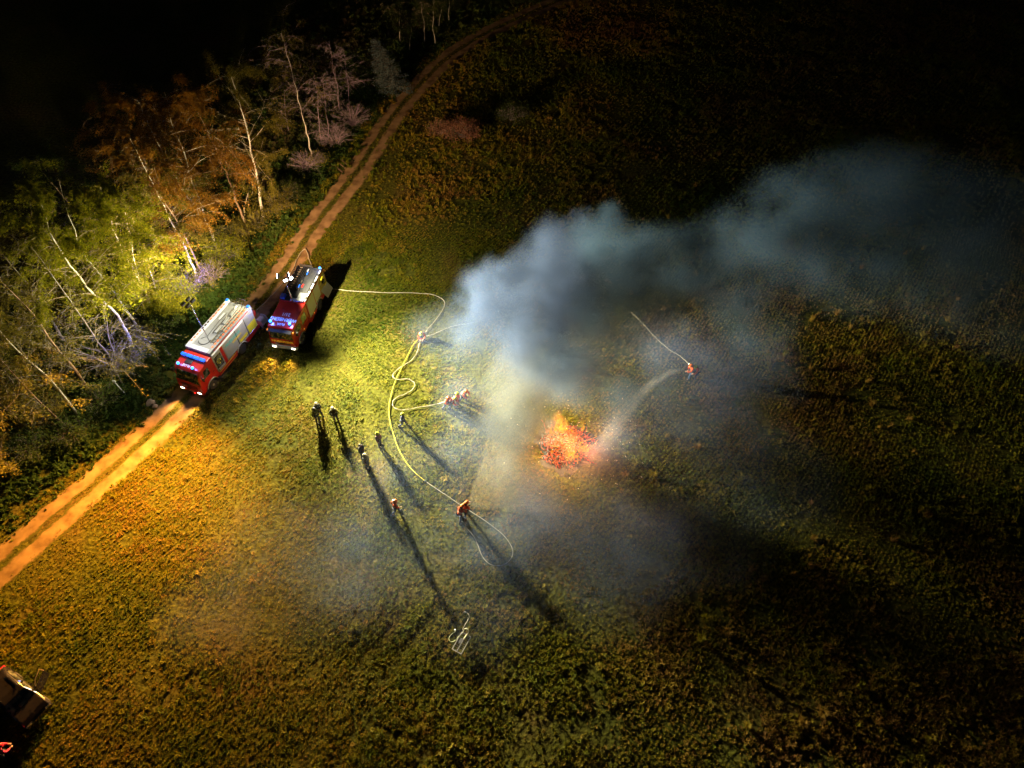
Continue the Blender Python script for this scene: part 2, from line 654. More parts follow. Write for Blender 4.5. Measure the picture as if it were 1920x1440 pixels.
# wheel marks of the engine and trodden lines round the crew
LANES = []
for px, wdt in (([(640, 330), (652, 380), (650, 430), (640, 470), (622, 505)], 0.35), ([(668, 322), (680, 375), (676, 430), (662, 480), (640, 515)], 0.35), ([(556, 662), (548, 700), (520, 745), (470, 800), (400, 870)], 0.32), ([(520, 655), (512, 690), (486, 735), (440, 785), (370, 850)], 0.32),
                ([(625, 650), (680, 720), (690, 800), (720, 900), (742, 962)], 0.45), ([(640, 690), (720, 740), (800, 770), (840, 770)], 0.45), ([(742, 962), (800, 960), (862, 975)], 0.4), ([(560, 1440), (700, 1220), (860, 1040), (1010, 900)], 0.5), ([(620, 1440), (752, 1230), (905, 1060), (1040, 940)], 0.5)):
    LANES += [(q.x, q.y, wdt) for q in catmull([G(*a) for a in px], 24)]
tread = np.zeros(n)
for lx, ly, lw in LANES:
    d2 = (P[:, 0] - lx) ** 2 + (P[:, 1] - ly) ** 2
    tread = np.maximum(tread, np.exp(-d2 / (lw * lw)) * (d2 < 4))
tread *= 0.6 + 0.6 * smooth_noise(P[:, 0], P[:, 1], 1.3, 51)
hgt = hgt * (1 - 0.6 * np.clip(tread, 0, 1))
tint = np.clip(tint + 0.22 * tread, 0, 1)
lean = RNG.normal(0, 0.16, (n, 2))
vid = RNG.choice(6, n, p=[.27, .2, .2, .1, .17, .06])
scl = np.stack([hgt * RNG.uniform(0.8, 1.3, n)] * 2 + [hgt], 1)
rot = np.stack([lean[:, 0], lean[:, 1], RNG.uniform(0, 6.28, n)], 1)
scatter('meadow_grass', np.c_[P, np.zeros(n)], scl, rot, tint, vid, protos, 'short patchy meadow grass in drilled rows over the whole field')

# a few tall dry tussocks standing out of the field
tp = np.stack([RNG.uniform(-30, 45, 420), RNG.uniform(6, 75, 420)], 1)
o2 = track_offset(tp[:, 0], tp[:, 1])
tp = tp[(o2 > 3) & ~hose_near(tp[:, 0], tp[:, 1], 0.6) & (tp[:, 0] + tp[:, 1] * 0.25 > 14) & (np.hypot(tp[:, 0] - FIRE.x, tp[:, 1] - FIRE.y) > 5)]
n = len(tp)
tus = [blade_tuft('tussock_%s' % c, 60 + i, 46, 0.62, 0.18, 0.02, GRASS) for i, c in enumerate('abc')]
s = RNG.uniform(0.5, 1.15, n)
scatter('dry_tussocks', np.c_[tp, np.zeros(n)], np.stack([s, s, s], 1), np.stack([RNG.normal(0, .25, n), RNG.normal(0, .25, n), RNG.uniform(0, 6.28, n)], 1),
        RNG.uniform(0.5, 0.95, n), RNG.integers(0, 3, n), tus, 'tall dry grass tussocks sprinkled over the open field')

# weedy verge and forest floor on the wood side of the track
WEED = tuft_material('verge_weeds', [(0.0, (0.016, 0.040, 0.006)), (0.45, (0.045, 0.085, 0.012)), (0.75, (0.085, 0.100, 0.018)), (1.0, (0.110, 0.075, 0.040))])
wp = [blade_tuft('weed_%s' % c, 80 + i, (30, 26, 34)[i], (0.42, 0.6, 0.34)[i], (0.30, 0.26, 0.36)[i], (0.04, 0.03, 0.05)[i], WEED, broad=True) for i, c in enumerate('abc')]
q = np.stack([RNG.uniform(-75, 5, 60000), RNG.uniform(8, 112, 60000)], 1)
o3 = track_offset(q[:, 0], q[:, 1])
dens = np.where(o3 > -9, 1.0, np.where(o3 > -16, 0.45, 0.15))
k = (o3 < -1.35 + RNG.normal(0, .15, len(q))) & (o3 > -26) & (RNG.random(len(q)) < dens) & (np.abs(q[:, 0]) < 0.7215 * (CAM_H * math.sin(DEP) + q[:, 1] * math.cos(DEP)) + 4)
q, o3 = q[k], o3[k]
n = len(q)
hh = np.clip(0.45 + 0.5 * smooth_noise(q[:, 0], q[:, 1], 2.4, 31) + RNG.normal(0, .15, n), .3, 1.4) * np.clip(0.55 + (-o3 - 1.3) * 0.25, 0.5, 1.25)
tn = np.clip(0.15 + 0.6 * smooth_noise(q[:, 0], q[:, 1], 3.0, 32) + RNG.normal(0, .12, n) + np.where(o3 < -8, 0.25, 0), 0, 1)
scatter('verge_weeds', np.c_[q, np.zeros(n)], np.stack([hh * 1.1, hh * 1.1, hh], 1), np.stack([RNG.normal(0, .2, n), RNG.normal(0, .2, n), RNG.uniform(0, 6.28, n)], 1),
        tn, RNG.integers(0, 3, n), wp, 'rank dark green weeds between the track and the birches')

# ================================================================== FIRE ENGINES
RED = mat('engine_red_paint', (0.48, 0.018, 0.012), 0.28, var=0.35, scale=1.3, col2=(0.36, 0.014, 0.012), coat=0.4)
SILVER = mat('shutter_aluminium', (0.55, 0.55, 0.53), 0.38, 0.55, var=0.3, scale=2.0, col2=(0.42, 0.42, 0.41))
DECK = mat('roof_deck_grey', (0.17, 0.19, 0.22), 0.6, 0.1, var=0.6, scale=3.0, col2=(0.17, 0.18, 0.19))
DARKDECK = mat('roof_deck_dark', (0.018, 0.020, 0.026), 0.55, 0.1, var=0.6, scale=3.0, col2=(0.04, 0.04, 0.045))
WHITE = mat('engine_white', (0.40, 0.43, 0.50), 0.4, var=0.3, scale=3.0, col2=(0.28, 0.30, 0.35))
GREYF = mat('fender_grey', (0.50, 0.49, 0.46), 0.5, var=0.3, scale=4)
BLACK = mat('black_trim', (0.012, 0.012, 0.014), 0.5, var=0.3, scale=5, col2=(0.03, 0.03, 0.03))
RUBBER = mat('tyre_rubber', (0.020, 0.019, 0.018), 0.85, var=0.6, scale=9, col2=(0.07, 0.055, 0.04), bump=0.3)
RIM = mat('wheel_rim_steel', (0.34, 0.33, 0.31), 0.45, 0.5, var=0.6, scale=6, col2=(0.14, 0.12, 0.10))
CHROME = mat('polished_steel', (0.65, 0.65, 0.66), 0.2, 0.95)
YELLOW = mat('reflective_yellow', (0.72, 0.60, 0.03), 0.45)
ORANGE = mat('marker_orange', (0.75, 0.16, 0.02), 0.4, emit=(1, 0.3, 0.03), estr=1.2)
ORANGEPLAIN = mat('orange_strap', (0.70, 0.14, 0.04), 0.5)
TEXTW = mat('lettering_white', (0.80, 0.80, 0.82), 0.5)
TEXTC = mat('lettering_turquoise', (0.10, 0.52, 0.50), 0.5)
TEXTY = mat('lettering_yellow', (0.85, 0.62, 0.03), 0.5, emit=(1.0, 0.62, 0.03), estr=0.15)
BLUEGLOW = mat('blue_beacon_lens', (0.02, 0.10, 0.50), 0.2, emit=(0.03, 0.32, 1.0), estr=5.0)
BLUELENS = mat('blue_bar_lens', (0.015, 0.10, 0.60), 0.25, emit=(0.015, 0.17, 1.0), estr=0.9)
HEADGLOW = mat('headlight_lens', (0.9, 0.9, 0.85), 0.1, emit=(1.0, 0.86, 0.58), estr=14.0)
FLOODGLOW = mat('floodlight_lens', (0.9, 0.9, 0.9), 0.1, emit=(0.95, 0.97, 1.0), estr=45.0)
STRIPGLOW = mat('side_light_strip', (0.8, 0.8, 0.8), 0.3, emit=(1.0, 0.94, 0.82), estr=0.55)
REDLENS = mat('red_tail_lens', (0.5, 0.01, 0.01), 0.2, emit=(1.0, 0.03, 0.02), estr=1.5)
HOSEW = mat('hose_white_canvas', (0.36, 0.33, 0.26), 0.8, var=0.4, scale=3, col2=(0.24, 0.21, 0.16))
HOSEY = mat('hose_yellow_canvas', (0.52, 0.47, 0.015), 0.7, var=0.3, scale=3, col2=(0.55, 0.48, 0.03))


def glass_mat():
    m = bpy.data.materials.new('cab_glass')
    m.use_nodes = True
    nt = m.node_tree
    p = nt.nodes['Principled BSDF']
    p.inputs['Base Color'].default_value = (0.035, 0.042, 0.040, 1)
    p.inputs['Roughness'].default_value = 0.08
    p.inputs['Specular IOR Level'].default_value = 0.9
    p.inputs['Coat Weight'].default_value = 0.6
    tc = nd(nt, 'ShaderNodeTexCoord')
    nz = nd(nt, 'ShaderNodeTexNoise')
    nz.inputs['Scale'].default_value = 2.4
    nz.inputs['Detail'].default_value = 3
    rp = nd(nt, 'ShaderNodeValToRGB')
    rp.color_ramp.elements[0].position, rp.color_ramp.elements[0].color = 0.42, (0.020, 0.024, 0.022, 1)
    rp.color_ramp.elements[1].position, rp.color_ramp.elements[1].color = 0.66, (0.17, 0.17, 0.14, 1)
    nt.links.new(tc.outputs['Object'], nz.inputs['Vector'])
    nt.links.new(nz.outputs['Fac'], rp.inputs[0])
    nt.links.new(rp.outputs[0], p.inputs['Base Color'])
    return m


GLASS = glass_mat()


def wheel(parent, x, y, side, dual=False, r=0.50):
    """one road wheel with tyre (tread blocks), rim, hub"""
    w = 0.30
    y0 = y - side * w
    e = link('wheel', None, parent)
    e.location = (x, y, r)
    b = MB()
    prof = [(r * 0.60, -w), (r * 0.80, -w - 0.012), (r * 0.95, -w + 0.02), (r, -w + 0.07), (r, -0.07), (r * 0.95, -0.02), (r * 0.80, 0.012), (r * 0.60, 0.0)]
    b.lathe([(q, h * side) for q, h in prof], (0, 0, 0), 'Y', 28)
    for k in range(28):
        a = 2 * math.pi * k / 28
        c, s = math.cos(a), math.sin(a)
        c2, s2 = math.cos(a + .12), math.sin(a + .12)
        ya, yb = -side * 0.05, -side * (w - 0.05)
        rr = r + 0.012
        b.add([(c * rr, ya, s * rr), (c2 * rr, ya, s2 * rr), (c2 * rr, yb, s2 * rr), (c * rr, yb, s * rr), (c * r * .98, ya, s * r * .98), (c2 * r * .98, ya, s2 * r * .98), (c2 * r * .98, yb, s2 * r * .98), (c * r * .98, yb, s * r * .98)],
              [(0, 1, 2, 3), (0, 4, 5, 1), (2, 6, 7, 3), (0, 3, 7, 4), (1, 5, 6, 2)])
    b.build('tyre', RUBBER, e, smooth=True)
    b = MB()
    d = -0.10 if dual else 0.0
    prof = [(r * 0.61, -0.03), (r * 0.60, -0.01), (r * 0.54, -0.02), (r * 0.50, -0.07 + d), (r * 0.34, -0.09 + d), (r * 0.24, -0.03 + d), (r * 0.20, 0.03 + d), (0.0, 0.05 + d)]
    b.lathe([(q, h * side) for q, h in prof], (0, 0, 0), 'Y', 24)
    for k in range(10):
        a = 2 * math.pi * k / 10
        b.lathe([(0.016, (-0.08 + d) * side), (0.016, (-0.045 + d) * side), (0, (-0.04 + d) * side)], (math.cos(a) * r * .29, 0, math.sin(a) * r * .29), 'Y', 6)
    b.build('rim', RIM, e, smooth=True)
    return e


def arch_profile(cx, r, z0, n=10):
    """points of a wheel opening from rear to front"""
    a0 = math.asin(max(-1, min(1, (z0 - 0.5) / r)))
    return [(cx - r * math.cos(a0 + (math.pi - 2 * a0) * k / n), 0.5 + r * math.sin(a0 + (math.pi - 2 * a0) * k / n)) for k in range(n + 1)]


def fender(parent, cx, r, side, z0, y=1.25, m=None):
    b = MB()
    a0 = math.asin((z0 - 0.5) / r)
    n = 12
    ya, yb = side * (y - 0.34), side * (y + 0.045)
    for k in range(n):
        t0, t1 = [a0 + (math.pi - 2 * a0) * q / n for q in (k, k + 1)]
        v = []
        for t in (t0, t1):
            for rr in (r, r + 0.055):
                for yy in (ya, yb):
                    v.append((cx - rr * math.cos(t), yy, 0.5 + rr * math.sin(t)))
        b.add(v, [(0, 1, 5, 4), (2, 6, 7, 3), (1, 3, 7, 5), (0, 4, 6, 2)])
    return b.build('fender', m or GREYF, parent, smooth=True)


def plate(parent, name, quad, m, thick=0.02, bevel=0.0):
    """flat panel given by four corners, with thickness along its outward normal"""
    q = [Vector(p) for p in quad]
    nrm = (q[1] - q[0]).cross(q[3] - q[0]).normalized()
    v = q + [p + nrm * thick for p in q]
    b = MB().add(v, [(0, 3, 2, 1), (4, 5, 6, 7), (0, 1, 5, 4), (1, 2, 6, 5), (2, 3, 7, 6), (3, 0, 4, 7)])
    return b.build(name, m, parent, bevel=bevel)


def side_quad(side, y, x0, x1, z0, z1):
    """corners on a flank, ordered so the normal points out"""
    if side > 0:
        return [(x1, y, z0), (x0, y, z0), (x0, y, z1), (x1, y, z1)]
    return [(x0, -y, z0), (x1, -y, z0), (x1, -y, z1), (x0, -y, z1)]


def shutter(parent, side, y, x0, x1, z0, z1, m=SILVER, slats=True):
    """roller shutter: frame, slats with grooves, grab bar"""
    sh = plate(parent, 'roller_shutter', side_quad(side, y, x0, x1, z0, z1), m, 0.012)
    if slats:
        nz = int((z1 - z0) / 0.115)
        hgt_ = (z1 - z0 - 0.10) / nz
        for k in range(nz):
            za = z0 + 0.09 + k * hgt_
            plate(sh, 'slat', side_quad(side, y + 0.012, x0 + 0.03, x1 - 0.03, za + 0.008, za + hgt_ - 0.006), m, 0.010)
    b = MB()
    yy = side * (y + 0.05)
    b.tube([(x0 + 0.04, yy, z0 + 0.05), (x1 - 0.04, yy, z0 + 0.05)], 0.022, 8)
    b.build('grab_bar', CHROME, sh)
    return sh


def beacon(parent, x, y, z, r=0.115, h=0.21, power=35.0):
    e = MB().lathe([(r * 1.12, 0), (r * 1.15, 0.05), (r * 0.9, 0.06)], (x, y, z), 'Z', 18).build('blue_beacon', BLACK, parent, smooth=True)
    MB().lathe([(r * 0.95, 0.06), (r, 0.09), (r * 0.97, h * 0.7), (r * 0.8, h * 0.93), (0, h)], (x, y, z), 'Z', 18).build('lens', BLUEGLOW, e, smooth=True)
    if power:
        lamp('beacon_light', 'POINT', (x, y, z + h + 0.14), power, (0.08, 0.22, 1.0), parent, 0.12)
    return e


def mirror(parent, x, y, z, side):
    b = MB()
    yo = y + side * 0.30
    b.tube([(x - 0.1, y, z + 0.15), (x + 0.08, yo, z + 0.18)], 0.016, 6)
    b.tube([(x - 0.1, y, z - 0.35), (x + 0.08, yo, z - 0.30)], 0.016, 6)
    b.tube([(x + 0.08, yo, z + 0.2), (x + 0.08, yo, z - 0.34)], 0.016, 6)
    e = b.build('wing_mirror', BLACK, parent, smooth=True)
    MB().box(x + 0.02, x + 0.12, yo - 0.11, yo + 0.11, z - 0.30, z + 0.12).build('mirror_housing', BLACK, e, bevel=0.03)
    MB().box(x + 0.005, x + 0.017, yo - 0.09, yo + 0.09, z - 0.26, z + 0.08).build('mirror_glass', CHROME, e)
    return e


def headlight(parent, x, y, z, aim, power, col=(1.0, 0.66, 0.24), ang=75):
    e = MB().box(x - 0.1, x + 0.015, y - 0.20, y + 0.20, z - 0.11, z + 0.11).build('headlight', BLACK, parent, bevel=0.03)
    MB().box(x + 0.017, x + 0.035, y - 0.16, y + 0.16, z - 0.08, z + 0.08).build('lens', HEADGLOW, e, bevel=0.008)
    lamp('headlight_beam', 'SPOT', (x + 0.10, y, z), power, col, parent, 0.09, aim, ang, 0.9)
    return e


def ladder(parent, x0, x1, y0, y1, z, m, rungs, mr):
    e = MB().box(x0, x1, y0, y0 + 0.05, z, z + 0.07).box(x0, x1, y1 - 0.05, y1, z, z + 0.07).build('roof_ladder', m, parent)
    for k in range(rungs):
        x = x0 + (x1 - x0) * (k + 0.5) / rungs
        MB().tube([(x, y0 + 0.05, z + 0.035), (x, y1 - 0.05, z + 0.035)], 0.022, 6).build('rung', mr, e)
    return e


def chassis(t, x0, x1, wb):
    MB().box(x0, x1, -0.45, -0.33, 0.55, 0.80).box(x0, x1, 0.33, 0.45, 0.55, 0.80).build('chassis_rail', BLACK, t)
    for ax in (0.0, -wb):
        MB().tube([(ax, -0.85, 0.5), (ax, 0.85, 0.5)], 0.09, 10).lathe([(0.0, -0.2), (0.2, -0.14), (0.2, 0.14), (0, 0.2)], (ax, 0, 0.5), 'Y', 14).build('axle', BLACK, t, smooth=True)
    for ax in (0.0, -wb):
        for s in (-1, 1):
            wheel(t, ax, s * 1.235, s, dual=(ax != 0))


# ---------------------------------------------------------------- engine with the grey deck, standing on the track
t1 = thing('fire_engine', 'red fire engine with pale grey equipment roof and silver shutters on the track', 'fire engine', T1_LOC, T1_YAW, 'fire engines at the track')
chassis(t1, -6.5, 0.9, 4.29)
# cab shell with the front wheel opening cut into its profile
cab_prof = [(-1.0, 0.62)] + arch_profile(0.0, 0.66, 0.72) + [(0.86, 0.55), (1.17, 0.58), (1.24, 0.95), (1.20, 1.55), (1.12, 1.66), (0.78, 2.66), (0.62, 2.84), (-0.42, 3.02), (-1.0, 3.04)]
MB().prism(cab_prof, -1.23, 1.23).build('cab', RED, t1, bevel=0.05, seg=3)
plate(t1, 'windscreen', [(1.150, -1.10, 1.70), (1.150, 1.10, 1.70), (0.815, 1.02, 2.62), (0.815, -1.02, 2.62)], GLASS, 0.012, bevel=0.004)
for y in (-0.45, 0.45):
    MB().tube([(1.20, y, 1.66), (1.09, y + 0.40, 2.05)], 0.012, 5).build('wiper', BLACK, t1)
MB().box(1.10, 1.30, -1.20, 1.20, 0.46, 0.86).build('bumper', ORANGEPLAIN if False else RED, t1, bevel=0.05)
MB().box(1.245, 1.262, -0.80, 0.80, 1.05, 1.42).build('grille', BLACK, t1, bevel=0.01)
for k in range(4):
    MB().box(1.262, 1.275, -0.76, 0.76, 1.09 + k * 0.08, 1.13 + k * 0.08).build('grille_bar', RED, t1)
MB().box(1.302, 1.310, -0.26, 0.26, 0.54, 0.65).build('number_plate', WHITE, t1)
for y in (-0.86, 0.86):
    headlight(t1, 1.30, y, 0.68, Vector((1, 0.15, 0.03)), 4000, (1.0, 0.52, 0.13), ang=80)
MB().lathe([(0.07, 0), (0.075, 0.05), (0.03, 0.09), (0, 0.09)], (1.31, 0.33, 0.5), 'X', 12).build('towing_cap', REDLENS, t1, smooth=True)
for s in (-1, 1):
    # cab door with its window and handle
    d = plate(t1, 'cab_door', side_quad(s, 1.231, -0.88, 0.62, 1.22, 2.72), RED, 0.012, bevel=0.004)
    plate(d, 'window', [Vector((x, s * 1.244, z)) for x, z in ([(0.56, 1.78), (-0.22, 1.78), (-0.22, 2.58), (0.34, 2.58)] if s > 0 else [(-0.22, 1.78), (0.56, 1.78), (0.34, 2.58), (-0.22, 2.58)])], GLASS, 0.010)
    MB().box(-0.72, -0.52, s * 1.246 - 0.015, s * 1.246 + 0.015, 1.62, 1.66).build('handle', BLACK, d)
    fender(t1, 0.0, 0.66, s, 0.66)
    mirror(t1, 0.80, s * 1.22, 2.35, s)
    MB().box(0.62, 1.0, s * 1.10 - 0.14, s * 1.10 + 0.14, 0.34, 0.50).build('step', BLACK, t1, bevel=0.02)
MB().box(-0.30, 0.26, -0.52, 0.12, 2.965, 3.01).build('roof_hatch', BLACK, t1, bevel=0.03)
tilt = Vector((1.0, 0, -0.173)).normalized()
text('roof_lettering', 'FLOR', 0.30, TEXTW, t1, basis((0.42, -0.22, 2.892), (0, -1, 0), tilt), 0.006, 1.0)
for y, w_ in ((-0.92, 35.0), (0.50, 35.0)):
    beacon(t1, 0.52, y, 2.86, power=w_)
MB().box(-0.42, -0.30, -1.16, 1.16, 3.03, 3.09).build('light_bar_mount', BLACK, t1)
bar = MB().box(-0.50, -0.24, -1.15, 1.15, 3.09, 3.27).build('blue_light_bar', BLUELENS, t1, bevel=0.03)
for y in (-0.62, 0.0, 0.62):
    MB().box(-0.505, -0.235, y - 0.03, y + 0.03, 3.088, 3.273).build('divider', BLACK, bar)
# superstructure
body_prof = [(-6.85, 0.98), (-5.05, 0.98)] + [(x, z) for x, z in arch_profile(-4.29, 0.68, 0.98)] + [(-3.5, 0.98), (-1.002, 0.98), (-1.002, 3.15), (-6.85, 3.15)]
MB().prism(body_prof, -1.225, 1.225).build('equipment_body', SILVER, t1, bevel=0.02)
skirt = [(-3.52, 0.50), (-1.005, 0.50), (-1.005, 0.975), (-3.64, 0.975)]
rskirt = [(-6.95, 0.62), (-5.10, 0.50), (-4.96, 0.975), (-6.95, 0.975)]
for s in (-1, 1):
    y0, y1 = sorted((s * 0.95, s * 1.24))
    MB().prism(skirt, y0, y1).build('skirt_panel', RED, t1, bevel=0.015)
    MB().prism(rskirt, y0, y1).build('rear_skirt_panel', RED, t1, bevel=0.015)
    plate(t1, 'yellow_stripe', side_quad(s, 1.2405, -3.45, -1.10, 0.86, 0.92), YELLOW, 0.004)
    plate(t1, 'yellow_stripe', side_quad(s, 1.2405, -3.40, -1.10, 0.56, 0.59), YELLOW, 0.004)
    fender(t1, -4.29, 0.68, s, 0.72)
    # crew door with dark glass
    plate(t1, 'red_pillar', side_quad(s, 1.226, -2.36, -2.06, 0.99, 3.02), RED, 0.014)
    cd = plate(t1, 'crew_door', side_quad(s, 1.226, -2.04, -1.02, 1.00, 3.02), SILVER, 0.014)
    plate(cd, 'window', side_quad(s, 1.241, -1.96, -1.10, 1.30, 2.62), GLASS, 0.008)
    MB().box(-1.16, -1.12, s * 1.262 - 0.012, s * 1.262 + 0.012, 1.06, 1.26).build('handle', BLACK, cd)
    for xa, xb in ((-4.15, -2.40), (-5.50, -4.23), (-6.80, -5.58)):
        z0 = 1.06 if xb > -4.2 or xa < -5.5 else 1.24
        shutter(t1, s, 1.228, xa, xb, z0, 2.90)
    plate(t1, 'shutter_gap', side_quad(s, 1.227, -4.225, -4.155, 1.10, 3.0), BLACK, 0.010)
    plate(t1, 'shutter_gap', side_quad(s, 1.227, -5.575, -5.505, 1.0, 3.0), BLACK, 0.010)
    plate(t1, 'side_light_strip', side_quad(s, 1.229, -5.4, -1.1, 2.98, 3.09), STRIPGLOW, 0.03)
    plate(t1, 'yellow_panel', side_quad(s, 1.254, -6.76, -5.62, 1.10, 2.05), YELLOW, 0.003)  # flat yellow plates low on the rear shutters
    plate(t1, 'yellow_panel', side_quad(s, 1.254, -5.42, -4.32, 1.26, 1.62), YELLOW, 0.003)
    # roof sill carrying the lashing slots
    ya, yb = sorted((s * 0.93, s * 1.225))
    sl = MB().box(-6.85, -1.002, ya, yb, 3.153, 3.40).build('roof_sill', WHITE if s < 0 else DECK, t1, bevel=0.03)
    MB().box(-6.4, -1.5, s * 1.226 - 0.01, s * 1.226 + 0.01, 3.19, 3.28).build('red_edge_strip', RED, sl)
    for k in range(13):
        x = -1.7 - k * 0.375
        MB().box(x - 0.10, x + 0.10, s * 1.03 - 0.06, s * 1.03 + 0.06, 3.402, 3.45).build('lashing_slot', BLACK if k in (4, 5, 6) and s < 0 else ORANGEPLAIN, sl)
    MB().box(-6.86, -6.60, ya + 0.04, yb - 0.04, 3.403, 3.50).build('corner_flasher', BLUELENS, t1, bevel=0.02)
    if s > 0:
        lamp('corner_flasher_light', 'POINT', (-6.95, 1.75, 3.4), 90, (0.06, 0.12, 1.0), t1, 0.1)
    else:
        lamp('corner_flasher_light', 'SPOT', (-6.75, -1.45, 3.46), 14000, (0.10, 0.14, 1.0), t1, 0.1, (-0.35, -1.0, 0.0), 62, 1.0)
        lamp('beacon_tree_beam', 'SPOT', (0.2, -1.36, 2.9), 5500, (0.16, 0.20, 1.0), t1, 0.1, (-0.05, -1.0, 0.0), 60, 1.0)  # extra blue beam added for the front beacon, tinting the trunks
text('side_lettering', 'FEUERWEHR', 0.36, TEXTC, t1, basis((-3.7, 1.2555, 2.45), (-1, 0, 0), (0, 0, 1)), 0.004, 1.02)
text('side_lettering', 'WERNBERG', 0.22, TEXTY, t1, basis((-4.15, 1.2565, 2.10), (-1, 0, 0), (0, 0, 1)), 0.004, 1.1)
text('side_lettering', 'FEUERWEHR', 0.36, TEXTC, t1, basis((-3.7, -1.2555, 2.45), (1, 0, 0), (0, 0, 1)), 0.004, 1.02)
text('door_emblem', '112', 0.30, YELLOW, t1, basis((-1.53, 1.2515, 1.95), (-1, 0, 0), (0, 0, 1)), 0.004)
ring = MB()
ring.tube([(-1.46 - 0.40 * math.cos(a) * 0.62 - 0.05, 1.2535, 1.95 + 0.27 * math.sin(a)) for a in [R(80 + 250 * k / 24) for k in range(25)]], 0.018, 6)
ring.build('door_emblem_ring', YELLOW, t1)
# roof equipment
MB().box(-1.45, -1.004, -0.925, 0.925, 3.153, 3.36).build('roof_front_locker', WHITE, t1, bevel=0.05)
MB().box(-6.84, -1.46, -0.92, 0.92, 3.153, 3.17).build('roof_deck', DECK, t1)
for x in np.arange(-6.5, -1.7, 0.42):
    MB().box(x, x + 0.03, -0.90, 0.10, 3.171, 3.183).build('deck_rib', DECK, t1)
ladder(t1, -6.7, -2.1, 0.42, 0.80, 3.22, CHROME, 14, BLACK)
ladder(t1, -6.5, -3.6, 0.45, 0.77, 3.31, SILVER, 9, ORANGEPLAIN)
for k, (xa, xb) in enumerate(((-6.2, -5.3), (-5.1, -4.3), (-4.1, -3.2))):
    MB().box(xa, xb, 0.06, 0.30, 3.172, 3.36).build('roof_locker', DECK, t1, bevel=0.03)
    MB().box(xa + 0.02, xb - 0.02, 0.302, 0.40, 3.172, 3.26).build('suction_hose', BLACK, t1, bevel=0.04)
MB().tube([(-6.5, -0.05, 3.24), (-3.1, -0.05, 3.24)], 0.055, 10).build('roof_pipe', CHROME, t1, smooth=True)
MB().tube([(-5.6, -0.35, 3.22), (-4.5, -0.40, 3.22), (-2.7, -0.30, 3.20), (-2.3, -0.62, 3.20)], 0.022, 6).build('roof_cable', BLACK, t1, smooth=True)
MB().box(-5.5, -4.7, -0.62, -0.50, 3.172, 3.22).build('shovel_bracket', WHITE, t1, bevel=0.01)
MB().tube([(-2.0 + 0.55 * math.cos(a) - 0.3, -0.25 + 0.5 * math.sin(a), 3.20) for a in [R(-60 + 15 * k) for k in range(12)]], 0.03, 8).build('coiled_line', BLACK, t1, smooth=True)
for y in (-0.55, 0.1):
    MB().tube([(-6.80, y - 0.22, 3.17), (-6.86, y - 0.2, 3.48), (-6.86, y + 0.2, 3.48), (-6.80, y + 0.22, 3.17)], 0.025, 8).build('roof_rail', CHROME, t1, smooth=True)
# light mast, folded out with dark heads
mst = MB().tube([(-2.31, 0.19, 3.17), (-2.31, 0.17, 4.6)], 0.055, 10).build('light_mast', CHROME, t1, smooth=True)
MB().tube([(-2.31, 0.17, 4.6), (-2.31, 0.15, 6.0)], 0.042, 10).build('mast_section', CHROME, mst, smooth=True)
MB().tube([(-2.31, 0.15, 6.0), (-2.31, 0.13, 7.45), (-2.34, 0.0, 7.60)], 0.030, 10).build('mast_section', CHROME, mst, smooth=True)
for dx, dy in ((-0.32, -0.30), (0.28, -0.34), (-0.30, 0.14), (0.30, 0.16)):
    MB().box(-2.34 + dx - 0.20, -2.34 + dx + 0.20, dy - 0.10, dy + 0.10, 7.52, 7.76).build('mast_lamp_head', BLACK, mst, bevel=0.03)
for a, w_, c_, g_ in (((0.70, -0.70, 0.12), 20000, (1.0, 0.84, 0.42), 115), ((0.1, -0.95, 0.28), 11000, (1.0, 0.84, 0.42), 110), ((-0.78, -0.60, 0.05), 44000, (1.0, 0.74, 0.34), 115), ((0.95, 0.26, -0.03), 215000, (1.0, 0.43, 0.05), 112), ((-0.98, -0.03, -0.12), 62000, (1.0, 0.56, 0.24), 64), ((0.30, 0.12, -0.95), 1700, (1.0, 0.90, 0.72), 150)):  # wood-side mast beams, plus added orange forward, rear and downward fill beams
    lamp('mast_and_fill_light', 'SPOT', Vector((-2.34, -0.08, 7.45)) + Vector(a) * 0.5, w_, c_, t1, 0.12, a, g_, 1.0)
MB().tube([(-2.75, -0.05, 7.6), (-1.95, -0.05, 7.6)], 0.025, 6).build('mast_crossbar', CHROME, mst)
# rear: pump bay door, hose reel hung on the tail
plate(t1, 'tail_shutter', [(-6.851, 0.85, 1.1), (-6.851, -0.85, 1.1), (-6.851, -0.85, 2.95), (-6.851, 0.85, 2.95)], SILVER, 0.015)
for s in (-1, 1):
    MB().box(-6.985, -6.952, s * 1.05 - 0.12, s * 1.05 + 0.12, 0.72, 0.92).build('tail_lamp', REDLENS, t1)
rl = MB().lathe([(0.10, -0.42), (0.10, 0.42)], (-7.45, -0.10, 1.35), 'Y', 16).build('hose_reel', mat('reel_orange', (0.72, 0.16, 0.02), 0.5), t1, smooth=True)
for yy in (-0.44, 0.42):
    MB().lathe([(0.0, 0), (0.46, 0), (0.47, 0.02), (0.0, 0.025)], (-7.45, -0.10 + yy, 1.35), 'Y', 24).build('reel_flange', RED, rl, smooth=True)
MB().lathe([(0.11, -0.40), (0.36, -0.39), (0.38, -0.2), (0.36, 0.0), (0.38, 0.2), (0.36, 0.39), (0.11, 0.40)], (-7.45, -0.10, 1.35), 'Y', 20).build('wound_hose', ORANGEPLAIN, rl, smooth=True)
